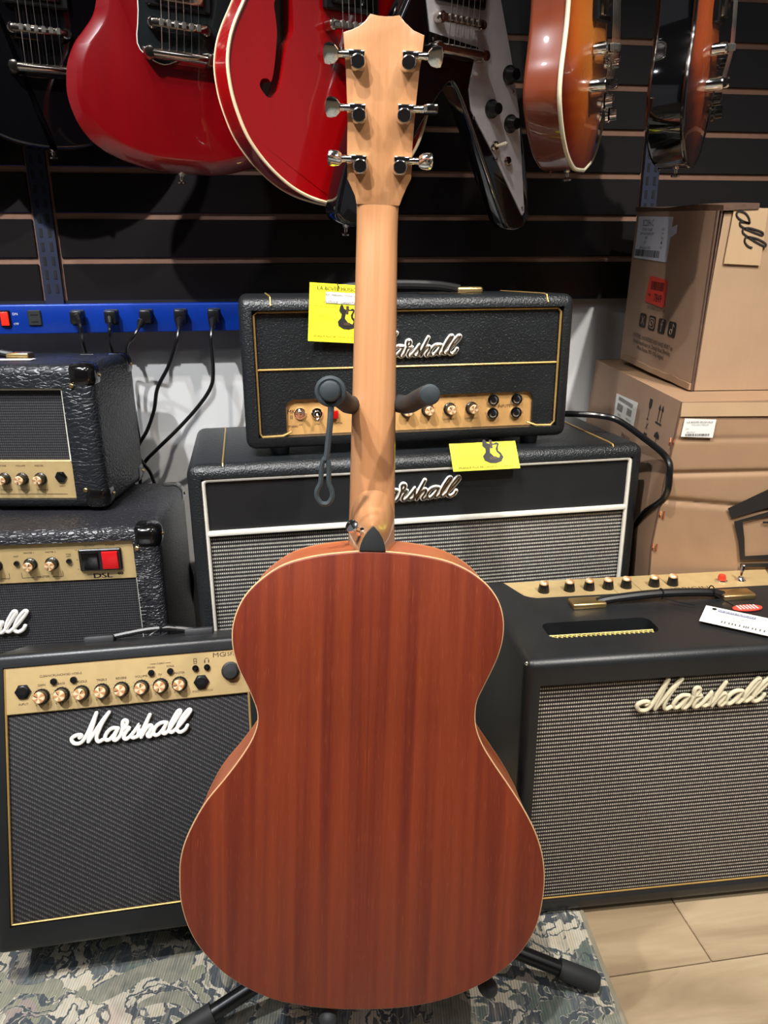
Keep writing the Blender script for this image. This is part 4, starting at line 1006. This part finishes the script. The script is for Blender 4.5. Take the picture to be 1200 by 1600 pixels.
# ------------------------------------------------------------------ acoustic guitar seen from behind
GP = (-0.0292, 0.5858, -0.7497, 1.3178, -12.662, 2.3517)
Gm = pose(GP)
ag = thing('acoustic_guitar', 'mahogany acoustic guitar seen from behind with pale maple neck, standing in front of the amplifiers', 'guitar', Gm)
BODY = [(-28, 493), (-60, 488), (-89, 479), (-111, 464), (-127, 447), (-136, 429), (-140, 411), (-139, 391), (-133, 371), (-124, 353), (-116, 334), (-113, 322), (-114, 309), (-120, 293), (-132, 273), (-147, 252), (-164, 230), (-176, 209), (-186, 186), (-191, 166), (-192, 147), (-191, 122), (-185, 97), (-175, 75), (-161, 56), (-144, 39), (-120, 23), (-91, 10), (-56, 3), (-22, 0), (2, 0), (28, 1), (60, 5), (94, 14), (128, 30), (155, 50), (173, 72), (185, 97), (190, 124), (191, 152), (187, 178), (178, 203), (163, 230), (146, 255), (131, 276), (119, 295), (112, 312), (110, 326), (111, 341), (116, 354), (124, 372), (131, 390), (135, 408), (135, 427), (130, 445), (120, 460), (106, 472), (90, 481), (70, 488), (37, 493), (0, 495)]
bc = [(p.x, p.y) for p in catmull([(a / 1000, b_ / 1000, 0) for a, b_ in BODY], True, 4)]
MB().prism(bc, 0, .004, .0012).build('back', 'mahogany_back', ag)
MB().prism([(x * .9975, .0006 + z * .9975) for x, z in bc], .0035, .0975).build('side', 'mahogany_side', ag)
MB().prism(bc, .097, .100, 0, .001).build('soundboard', 'maple', ag)
MB().tube([(x * 1.0005, .0022, z * 1.0005) for x, z in bc], .0011, 6, closed=True).build('binding', 'edge_pale', ag)
# neck shaft
def ncx(z): return -.001 - .0035 * (z - .495) / .35
rings = []
for i in range(33):
    t_ = i / 32; z = .495 + (.861 - .495) * t_; w = .0262 + (.0226 - .0262) * min(1, t_ / .93)
    k_ = max(0, (z - .822) / .039); yb = .0775 + .0005 * t_ - (.268 * (z - .833) ** 2 / .056 if z > .833 else 0); q_ = .72 - .64 * k_ ** 1.3
    ring = []
    for k in range(21):
        a = pi * k / 20; ring.append(Vector((ncx(z) - w * (cos(a) if q_ > .7 else (1 if cos(a) > 0 else -1) * abs(cos(a)) ** (1 - .6 * k_)), .0985 - (.0985 - yb) * max(0, sin(a)) ** q_, z)))
    rings.append(ring)
MB().rings(rings).build('neck', 'maple', ag, 50)
fb = MB(); fb.rings([[Vector((ncx(z) - w, .098, z)), Vector((ncx(z) + w, .098, z)), Vector((ncx(z) + w, .1055, z)), Vector((ncx(z) - w, .1055, z))] for z, w in ((.37, .028), (.495, .0262), (.85, .0222))])
fb.build('fretboard', 'fretboard_dark', ag)
# heel: arched sections growing from the cap towards the fretboard
rings = []
for i in range(15):
    t_ = i / 14; y = .0015 + .097 * t_; w = .0140 + (.0262 - .0140) * min(1, t_ * 1.25) ** .85; h = .0265 + .058 * max(0, t_) ** 2.6
    ring = []
    for k in range(21):
        s_ = -1 + 2 * k / 20; x = w * s_; zz = h * (1 - abs(s_) ** (1.6 + 1.2 * t_)) ** (1 / (1.35 + .6 * t_)); ring.append(Vector((-.001 + x, y, .4915 + .0035 + zz)))
    ring += [Vector((-.001 + w, y, .489)), Vector((-.001 - w, y, .489))]
    rings.append(ring)
MB().rings(rings).build('heel', 'maple', ag, 50)
cap = [(-.0138, .4945), (-.0128, .5005), (-.0102, .5075), (-.0062, .5140), (-.0018, .5190), (-.0004, .5198), (.0010, .5190), (.0056, .5140), (.0094, .5075), (.0118, .5005), (.0126, .4945)]
MB().prism([(x, z + .0012) for x, z in cap], -.0009, .004, .0008).build('heel_cap', 'plastic_matte', ag, label='black pointed heel cap')
sb = MB(Matrix.Translation((-.0135, .0165, .5135)) @ Matrix.Rotation(rad(-38), 4, 'Z') @ Matrix.Rotation(rad(-25), 4, 'X'))
sb.lathe([(.0050, 0), (.0045, .0015), (.0026, .004), (.0026, .009), (.0055, .013), (.0070, .0145), (.0066, .017), (.003, .018)], seg=20).build('strap_button', 'chrome', ag)
# headstock, tipped 15 degrees towards the viewer
Hs = Matrix.Translation((0, .0742, .86)) @ Matrix.Rotation(rad(15), 4, 'X')
HS = [(-27.2, -3), (-29.1, 5.2), (-33.8, 14.4), (-37.7, 21.7), (-38.2, 49.8), (-38.3, 77.9), (-39.4, 99.6), (-40.6, 119.9), (-42.1, 136.7), (-43.9, 154.1), (-35.3, 156.9), (-28.3, 160.0), (-22.3, 164.5), (-17.4, 170.9), (-10, 169.6), (-2.2, 169.2), (5, 169.6), (11.4, 170.7), (17.0, 164.9), (25.7, 158.5), (36.9, 154.5), (35.7, 139.7), (33.5, 122.7), (32.1, 102.3), (30.7, 80.4), (29.9, 58.0), (29.9, 24.1), (25.6, 15.3), (21.6, 5.7), (18.4, -3)]
MB(Hs).prism([(x / 1000, z / 1000) for x, z in HS], 0, .0135, .0008, .0008, 2).build('headstock', 'maple', ag, 28)
caps_ = [(-28.5, 127.0, -54.9, 131.7, 24), (-26.4, 79.7, -52.5, 86.4, 20), (-24.1, 32.7, -50.1, 38.6, 62), (22.1, 127.8, 47.7, 135.6, 22), (19.6, 80.9, 45.6, 88.6, 86), (17.4, 33.0, 43.3, 40.8, 55)]
for cx, cz, bx, bz_, ra in caps_:
    cx, cz, bx, bz_ = cx / 1000, cz / 1000, bx / 1000, bz_ / 1000; cz += .0005
    sg = 1 if bx > cx else -1; b = MB(Hs)
    b.lathe([(.0082, .0), (.0082, .0035), (.0076, .009), (.0070, .0115), (.0062, .0118), (.0060, .0108), (.0002, .0108)], (cx, 0, cz), seg=28)
    b.rbox((min(cx - sg * .0068, cx + sg * .010), -.0095, cz + .0045), (max(cx - sg * .0068, cx + sg * .010), 0, cz + .0108), .0016, 2)
    b.lathe([(.0036, 0), (.0036, .010), (.0030, .0115), (.0023, .012), (.0023, abs(bx - cx) - .012)], (cx + sg * .004, -.0055, cz + .0070), 'x' if sg > 0 else '-x', 16)
    o = b.build('tuner', 'chrome', ag)
    b = MB(Hs @ Matrix.Translation((bx, -.0055, cz + .0070)) @ Matrix.Rotation(rad(ra), 4, 'X'))
    w2, h2 = .0066, .0095
    b.prism([(-w2 * sg, -h2 * .45), (-w2 * .5 * sg, -h2 * .85), (w2 * .35 * sg, -h2), (w2 * sg, -h2 * .92), (w2 * 1.25 * sg, -h2 * .4), (w2 * 1.25 * sg, h2 * .4), (w2 * sg, h2 * .92), (w2 * .35 * sg, h2), (-w2 * .5 * sg, h2 * .85), (-w2 * sg, h2 * .45)], -.0036, .0036, .0012, .0012, 2)
    b.lathe([(.0038, 0), (.0034, .004), (.0024, .006)], (-w2 * sg, 0, 0), '-x' if sg > 0 else 'x', 14)
    b.build('tuner_button', 'chrome', o)

# ------------------------------------------------------------------ guitar stand
gs = thing('guitar_stand', 'black folding guitar stand holding up the mahogany acoustic guitar', 'guitar stand', Matrix.Translation((0, .74, 0)))
b0 = Vector((0, .74, 0))
def leg(end, lab=None, foot=True):
    e = Vector(end) - b0; a = Vector((0, 0, .100)); d_ = (e - a)
    o = MB().tube([a, a + d_ * .93], .0095, 14).build('leg', 'stand_metal', gs)
    MB().tube([a + d_ * .82, a + d_ * .985, a + d_], .0125, 16, rr=[.0122, .0125, .0108]).build('rubber_foot', 'foam_grip', o)
leg((.262, .690, .0185)); leg((-.250, .622, .0185)); leg((.02, .985, .0135))
MB().lathe([(.020, 0), (.022, .01), (.022, .05), (.018, .06)], (0, 0, .072), 'z', 20).build('leg_hub', 'stand_metal', gs)
yk = Vector((-.006, .852, .722)) - b0
MB().tube([Vector((0, 0, .09)), Vector((0, .055, .35)), yk + Vector((0, .006, -.03))], .0105, 14).build('post', 'stand_metal', gs)
MB().tube([yk + Vector((0, .006, -.08)), yk + Vector((0, .004, 0))], .014, 14).build('yoke_joint', 'stand_metal', gs)
tl, tr = Vector((-.052, .722, .751)) - b0, Vector((.0455, .722, .747)) - b0
MB().tube(catmull([tl, tl + Vector((.001, .030, -.005)), Vector((-.043, .775, .7335)) - b0, Vector((-.034, .815, .7215)) - b0, yk, Vector((.024, .815, .7215)) - b0, Vector((.036, .775, .7335)) - b0, tr + Vector((-.001, .030, -.005)), tr], seg=6), .0102, 16, round_ends=False).build('yoke', 'foam_grip', gs)
for t_ in (tl, tr): MB().lathe([(.0102, -.002), (.0104, .0015), (.0088, .004), (.005, .0052), (.0002, .0056)], t_, '-y', 20).build('yoke_end_cap', 'rubber', gs)
# rubber retaining strap hanging from one yoke end
sp = MB(Matrix.Translation(tl + Vector((0, .004, -.001))))
sp.tube([(.0130 * cos(a), 0, .0130 * sin(a)) for a in [2 * pi * k / 24 for k in range(24)]], .0027, 8, closed=True)
sp.tube(catmull([(.0002, 0, -.0145), (-.001, -.002, -.03), (-.005, -.003, -.062), (-.0066, -.003, -.0685)]), .0031, 8)
lp_ = [(-.0066, -.003, -.066), (-.0100, -.003, -.072), (-.0112, -.003, -.078), (-.0124, -.003, -.092), (-.0162, -.003, -.100), (-.0166, -.003, -.107), (-.0130, -.003, -.1135), (-.0088, -.003, -.115), (-.0046, -.003, -.1135), (-.0010, -.003, -.107), (-.0014, -.003, -.100), (-.0040, -.003, -.092), (-.0034, -.003, -.078), (-.0040, -.003, -.072)]
sp.tube(catmull(lp_, True, 4), .0026, 8, closed=True); sp.build('retaining_strap', 'rubber', gs)
# cradle arms under the body
for tx, ty, tz in ((.114, .618, .100), (-.064, .589, .094)):
    e = Vector((tx, ty, tz)) - b0
    MB().tube(catmull([Vector((0, 0, .10)), Vector((e.x * .6, -.005, .080)), Vector((e.x * .96, e.y * .40, .069)), Vector((e.x, e.y * .80, .078)), e]), .0100, 14, round_ends=True).build('cradle_arm', 'foam_grip', gs)

# ------------------------------------------------------------------ electric guitars on the wall
def sym(left, k=1., cx=0.):
    """closed outline from its left half, bottom to top"""
    L = [((x - cx) * k / 1000, z * k / 1000) for x, z in left]; R = [(-x, z) for x, z in L[::-1]]
    return [(p.x, p.y) for p in catmull([(a, b_, 0) for a, b_ in L + R], True, 4)]
def strings(t, x0, zb, zt, ztop, y0, ytail, cx=0., sp=.0103, ysl=.016):
    me = None
    for i in range(6):
        x = cx + (i - 2.5) * sp
        MB().tube([(x, ytail, zt), (x, y0, zb), (cx + (i - 2.5) * sp * .86, y0 + ysl, ztop)], .0006 - .00006 * i, 5).build('string', 'steel_string', t)
def bridge(t, zb, y, cx=0., mat='nickel'):
    b = MB(); b.rbox((cx - .040, y - .004, zb - .0055), (cx + .040, y + .004, zb + .0055), .003, 2)
    for s_ in (-1, 1): b.lathe([(.0075, -.004 - .012), (.0075, .001), (.006, .003), (.003, .003)], (cx + s_ * .037, y, zb), '-y', 18)
    o = b.build('bridge', mat, t); s_ = MB()
    for i in range(6): s_.rbox((cx + (i - 2.5) * .0103 - .003, y - .008, zb - .004), (cx + (i - 2.5) * .0103 + .003, y - .002, zb + .005), .001, 1)
    s_.build('saddle', 'steel_string', o); return o
def tailpiece(t, zt, y, cx=0., mat='nickel'):
    b = MB(); b.tube([(cx - .046, y, zt), (cx - .03, y - .002, zt), (cx + .03, y - .002, zt), (cx + .046, y, zt)], .0068, 12)
    for s_ in (-1, 1): b.lathe([(.0085, -.018), (.0085, .004), (.007, .007), (.004, .0075)], (cx + s_ * .0425, y, zt), '-y', 18)
    return b.build('tailpiece', mat, t)
def pickup(t, z, y, cx=0., mat='nickel', w=.036, dark=False):
    o = MB().rbox((cx - .045, y, z - .024), (cx + .045, y + .010, z + .024), .002, 1).build('pickup_ring', 'plastic_black', t)
    p = MB().rbox((cx - .035, y - .005, z - w / 2), (cx + .035, y + .002, z + w / 2), .003, 2).build('pickup', 'plastic_gloss' if dark else mat, o)
def endpin(t, z, y, x=0.):
    MB().lathe([(.007, 0), (.0045, .002), (.003, .005), (.003, .009), (.0065, .012), (.0065, .014), (.003, .015)], (x, y, z), 'z', 16).build('strap_button', 'nickel', t)
def endpin_down(t, z, y, x=0.):
    m = MB(Matrix.Translation((x, y, z)) @ Matrix.Rotation(pi, 4, 'X')); m.lathe([(.007, -.004), (.0055, .001), (.003, .004), (.003, .009), (.0065, .012), (.0065, .014), (.003, .015)], (0, 0, 0), 'z', 16); m.build('strap_button', 'nickel', t)
def neck(t, z0, z1, y, cx=0., mat='cherry'):
    b = MB(); b.rings([[Vector((cx - w, y, z)), Vector((cx + w, y, z)), Vector((cx + w * .8, y + .018, z)), Vector((cx - w * .8, y + .018, z))] for z, w in ((z0, .028), (z1, .0215))]); b.build('neck', mat, t)
    MB().box((cx - .023, y - .005, z0 - .02), (cx + .023, y, z1)).build('fretboard', 'fretboard_dark', t)
    MB().prism([(cx - .021, z1), (cx - .036, z1 + .03), (cx - .040, z1 + .13), (cx - .015, z1 + .16), (cx, z1 + .15), (cx + .015, z1 + .16), (cx + .040, z1 + .13), (cx + .036, z1 + .03), (cx + .021, z1)], y, y + .014).build('headstock', 'guitar_black', t)
def hanger(t, z, y, cx=0.):
    b = MB(); b.tube(catmull([(cx - .032, y - .035, z + .010), (cx - .030, y + .01, z), (cx - .028, y + .05, z), (cx + .028, y + .05, z), (cx + .030, y + .01, z), (cx + .032, y - .035, z + .010)]), .007, 10, round_ends=True)
    b.build('hanger_fork', 'foam_grip', t)

# cherry double-cutaway solid body
def T(p): return pose(p)
sg_ = thing('electric_guitar', 'glossy dark cherry solid-body guitar with black pickguard and no f-hole', 'guitar', T((-.301, 1.23, .1473, 20, 4, 3)), 'electric guitars hanging on the slat wall')
SG = [(-3, 1), (-24, 1), (-49, 2), (-74, 7), (-98, 15), (-116, 24), (-128, 33), (-140, 48), (-148, 65), (-153, 84), (-153, 102), (-150, 123), (-140, 146), (-128, 162), (-116, 179), (-110, 196), (-106, 225), (-112, 260), (-126, 300), (-120, 335), (-100, 318), (-75, 290), (-32, 285)]
c_ = sym(SG, 1.06, -3)
b = MB(); C = [Vector(p) for p in c_]; n_ = len(C); cen = Vector((0, .14))
def inset(k): return [(p[0] * (1 - k * .10), cen.y + (p[1] - cen.y) * (1 - k * .10) ) for p in c_]
R = [[Vector((x, .036, z)) for x, z in inset(.15)], [Vector((x, .033, z)) for x, z in c_], [Vector((x, .013, z)) for x, z in c_], [Vector((x, .010, z)) for x, z in inset(.2)], [Vector((x, .0008, z)) for x, z in inset(1.25)], [Vector((x, 0, z)) for x, z in inset(1.5)]]
b.rings(R).build('body', 'cherry', sg_, 20)
pg = [(-62, 330), (-60, 250), (-58, 190), (-61, 150), (-45, 134), (-25, 128), (-5, 136), (15, 144), (45, 150), (75, 140), (100, 118), (112, 135), (95, 170), (80, 220), (60, 300)]
pgs = [(p.x, p.y) for p in catmull([(x / 1000, z / 1000 + .014, 0) for x, z in pg], True, 3)]
MB().prism(pgs, -.0022, 0, .0006).build('pickguard', 'pickguard_black', sg_, 60); MB().tube([(x, -.0010, z) for x, z in pgs], .0011, 5, closed=True).build('pickguard_edge', 'white_piping', sg_)
bridge(sg_, .190, -.013, -.003); tailpiece(sg_, .153, -.012, -.003); strings(sg_, 0, .190, .153, .62, -.018, -.014, -.003)
pickup(sg_, .236, -.008, -.003); pickup(sg_, .30, -.008, -.003); lathe_screw(sg_, -.052, -.0022, .158, r=.003, mat='nickel')
endpin_down(sg_, .000, .018, -.003); neck(sg_, .33, .62, .002, -.003); hanger(sg_, .62, .01, -.003)

# scarlet semi-hollow with f-hole
es = thing('electric_guitar', 'bright red semi-hollow guitar with cream binding and an f-hole, behind the acoustic headstock', 'guitar', T((-.065, 1.232, .103, 35, 5, -3)), 'electric guitars hanging on the slat wall')
ES = [(-5, -2), (-22, 1), (-52, 9), (-80, 22), (-107, 42), (-127, 63), (-141, 84), (-152, 112), (-157, 135), (-158, 158), (-153, 181), (-144, 201), (-132, 221), (-117, 248), (-108, 275), (-112, 305), (-124, 335), (-130, 365), (-122, 392), (-100, 408), (-75, 402), (-52, 385), (-28, 380)]
c_ = sym(ES, 1.12, -5)
bd = MB().prism(c_, .0, .044, .0008, .0008, 1).build('body', 'scarlet', es, 40)
fh = [(-119, 150), (-112, 160), (-104, 160), (-100, 150), (-96, 151), (-90, 175), (-86, 205), (-80, 232), (-72, 262), (-66, 300), (-60, 320), (-50, 330), (-44, 318), (-38, 322), (-42, 340), (-56, 345), (-68, 335), (-76, 300), (-84, 272), (-90, 255), (-98, 240), (-100, 225), (-96, 215), (-100, 195), (-104, 178), (-110, 170), (-122, 164), (-126, 154), (-122, 146)]
fh = [(-120, 134), (-113, 128), (-105, 129), (-98, 136), (-92, 150), (-86, 170), (-80, 190), (-73, 199), (-70, 212), (-70, 250), (-64, 290), (-58, 320), (-48, 330), (-42, 318), (-35, 322), (-40, 342), (-56, 348), (-70, 335), (-78, 300), (-84, 265), (-88, 246), (-97, 232), (-96, 218), (-95, 200), (-98, 180), (-102, 160), (-107, 146), (-112, 149), (-120, 148), (-124, 141)]
fhs = [(p.x, p.y) for p in catmull([((x + 5) / 1000 * 1.06, z / 1000 * 1.08, 0) for x, z in fh], True, 3)]
boolean_diff(bd, [MB().prism(fhs, -.01, .030)]); bd.data.materials.clear(); bd.data.materials.append(M['scarlet'])
MB().prism([(x * 1.003, z * 1.003) for x, z in fhs], .0285, .0292).build('f_hole', 'fretboard_dark', es)
MB().tube([(x, -.0000, z) for x, z in c_], .0025, 8, closed=True).build('binding', 'binding_cream', es)
MB().tube([(x, .044, z) for x, z in c_], .0014, 6, closed=True).build('binding', 'binding_cream', es)
bridge(es, .232, -.018, .022); tailpiece(es, .198, -.016, .030); strings(es, 0, .232, .198, .66, -.024, -.018, .022); pickup(es, .275, -.010, .022, dark=True); pickup(es, .36, -.010, .022)
endpin_down(es, .001, .022, .0); neck(es, .40, .68, .002, .01, 'scarlet'); hanger(es, .68, .01, .01)

# black v-shaped guitar with white pickguard
fv = thing('electric_guitar', 'black V-shaped guitar with white pickguard, its two wings hanging down', 'guitar', T((0.103, 1.238, 0.239, 33.862, 6.847, -0.509)), 'electric guitars hanging on the slat wall')
VL = [(0, 30), (-14, 18), (-35, -10), (-80, -80), (-132, -160), (-152, -172), (-176, -170), (-190, -158), (-190, -140), (-172, -70), (-130, 40), (-85, 130), (-55, 200), (-30, 240)]
c_ = []
L = [(x / 1000, z / 1000) for x, z in VL]; c_ = [(p.x, p.y) for p in catmull([(a, b_, 0) for a, b_ in L + [(-x, z) for x, z in L[:0:-1]]], True, 3)]
MB().prism(c_, 0, .038, .007, .006, 4).build('body', 'guitar_black', fv, 50)
PG = [(-58, 200), (-64, 150), (-46, 82), (-40, 74), (40, 74), (32, 25), (40, -2), (56, -20), (90, -55), (172, -148), (176, -142), (160, -80), (138, 5), (108, 80), (75, 150), (50, 205)]
pgp = [(x / 1000, z / 1000) for x, z in PG]
MB().prism(pgp, -.0025, 0, .0006, 0, 1).build('pickguard', 'pickguard_white', fv)
for x, z in ((168, -135), (45, -12), (60, 170), (-50, 170), (120, 30), (100, -66), (-42, 80)): lathe_screw(fv, x / 1000, -.0025, z / 1000, r=.0022, mat='nickel')
MB().prism([(-.050, .088), (.042, .080), (.048, .062), (-.050, .062)], -.0035, 0, .0008).build('tailpiece_plate', 'plastic_gloss', fv)
bridge(fv, .106, -.014, 0); tailpiece(fv, .068, -.016, 0); strings(fv, 0, .106, .068, .58, -.019, -.018, 0); pickup(fv, .150, -.010, 0); pickup(fv, .24, -.010, 0)
for x, z in ((.109, .052), (.080, .003), (.122, -.014)):
    o = MB().lathe([(.0135, .0), (.0135, .002), (.011, .004), (.0085, .014), (.0080, .0165), (.0002, .017)], (x, -.0025, z), seg=24).build('control_knob', 'plastic_black', fv)
o = MB().lathe([(.008, 0), (.0075, .003), (.005, .005), (.003, .005)], (.094, -.0025, -.048), seg=20).build('selector_switch', 'nickel', fv); MB().tube([(.094, -.006, -.048), (.101, -.020, -.044)], .003, 8, rr=[.0018, .0034], round_ends=True).build('switch_tip', 'pearl_tip', o)
jack(fv, .124, -.068, .007, -.0025, 'nickel')
endpin_down(fv, -.172, .018, -.165); neck(fv, .235, .55, .002, 0, 'guitar_black'); hanger(fv, .55, .01)

# single-cut amber sunburst seen nearly from its edge
def single_cut(label, p, contour, top, side, bind, dark=False):
    t = thing('electric_guitar', label, 'guitar', T(p), 'electric guitars hanging on the slat wall')
    full = contour + [(-112, 250), (-102, 285), (-104, 320), (-118, 355), (-122, 390), (-108, 420), (-75, 436), (-28, 430)]
    c_ = sym(full, 1, 0)
    MB().prism(c_, .0, .050, 0, .006, 3).build('body', side, t, 40)
    cz = .18; b = MB(); R = []
    for k, y in ((0, 0), (.10, -.0015), (.25, -.007), (.45, -.012), (.7, -.015), (.9, -.0155)): R.append([Vector((x * (1 - k), y, cz + (z - cz) * (1 - k))) for x, z in c_])
    b.rings(R).build('carved_top', top, t, 60)
    MB().tube([(x, .0015, z) for x, z in c_], .0030, 8, closed=True, sy=1).build('binding', bind, t)
    bridge(t, .150, -.032, 0, 'chrome'); tailpiece(t, .108, -.028, 0, 'chrome'); strings(t, 0, .150, .108, .60, -.038, -.030, 0, ysl=.014)
    pickup(t, .205, -.022, 0, 'nickel'); pickup(t, .30, -.022, 0, 'nickel')
    for x, z in ((.085, .150), (.125, .135), (.085, .085), (.125, .065)): MB().lathe([(.0130, 0), (.0125, .004), (.0095, .006), (.009, .016), (.0002, .0165)], (x, -.006, z), seg=20).build('control_knob', 'chrome' if not dark else 'plastic_gloss', t)
    endpin_down(t, .001, .025, 0); neck(t, .43, .62, .0, 0, 'brown_side'); hanger(t, .62, .01)
    return t
single_cut('amber sunburst single-cut guitar with pale binding, turned edge-on beside the V-shaped guitar', (.299, 1.19, .144, 64, 0, -12), [(0, 0), (-35, 4), (-66, 10), (-100, 27), (-125, 48), (-143, 73), (-153, 102), (-146, 130), (-131, 158), (-119, 185), (-112, 215)], 'amber_burst', 'brown_side', 'binding_pale')
single_cut('dark sunburst single-cut guitar with black sides, turned edge-on above the cartons', (.475, 1.23, .153, 62, 0, -12), [(0, 0), (-40, 5), (-76, 14), (-112, 34), (-138, 62), (-144, 90), (-140, 116), (-128, 142), (-112, 168), (-104, 195), (-102, 222)], 'dark_burst', 'guitar_black', 'plastic_gloss', True)

# black guitar at the far left
bk = thing('electric_guitar', 'gloss black single-cut guitar hanging over the slotted upright beside the dark cherry one', 'guitar', T((-.520, 1.29, .192, 26, 2, 0)), 'electric guitars hanging on the slat wall')
BK = [(0, 0), (-35, 3), (-70, 12), (-105, 30), (-135, 55), (-155, 90), (-163, 130), (-155, 175), (-135, 215), (-112, 250), (-104, 285), (-108, 320), (-122, 355), (-125, 390), (-108, 420), (-75, 436), (-28, 430)]
c_ = sym(BK, 1, 0)
MB().prism(c_, 0, .048, .004, .006, 4).build('body', 'guitar_black', bk, 50)
bridge(bk, .158, -.016, 0); tailpiece(bk, .108, -.014, 0); strings(bk, 0, .158, .108, .62, -.021, -.016, 0); pickup(bk, .215, -.010, 0, dark=True)
endpin_down(bk, .001, .024, 0); neck(bk, .43, .65, .0, 0, 'guitar_black'); hanger(bk, .65, .01)
# pale guitar edge peeping in at the frame
pgx = thing('electric_guitar', 'pale cream guitar of which only the lower edge shows behind the black one', 'guitar', T((-.775, 1.31, .155, 8, 0, 0)), 'electric guitars hanging on the slat wall')
MB().prism(sym(BK, 1, 0), 0, .044, .004, .006, 4).build('body', 'cream_body', pgx, 50)
bridge(pgx, .158, -.014, 0); strings(pgx, 0, .158, .12, .62, -.019, -.012, 0); neck(pgx, .43, .62, 0, 0, 'maple'); hanger(pgx, .62, .01)
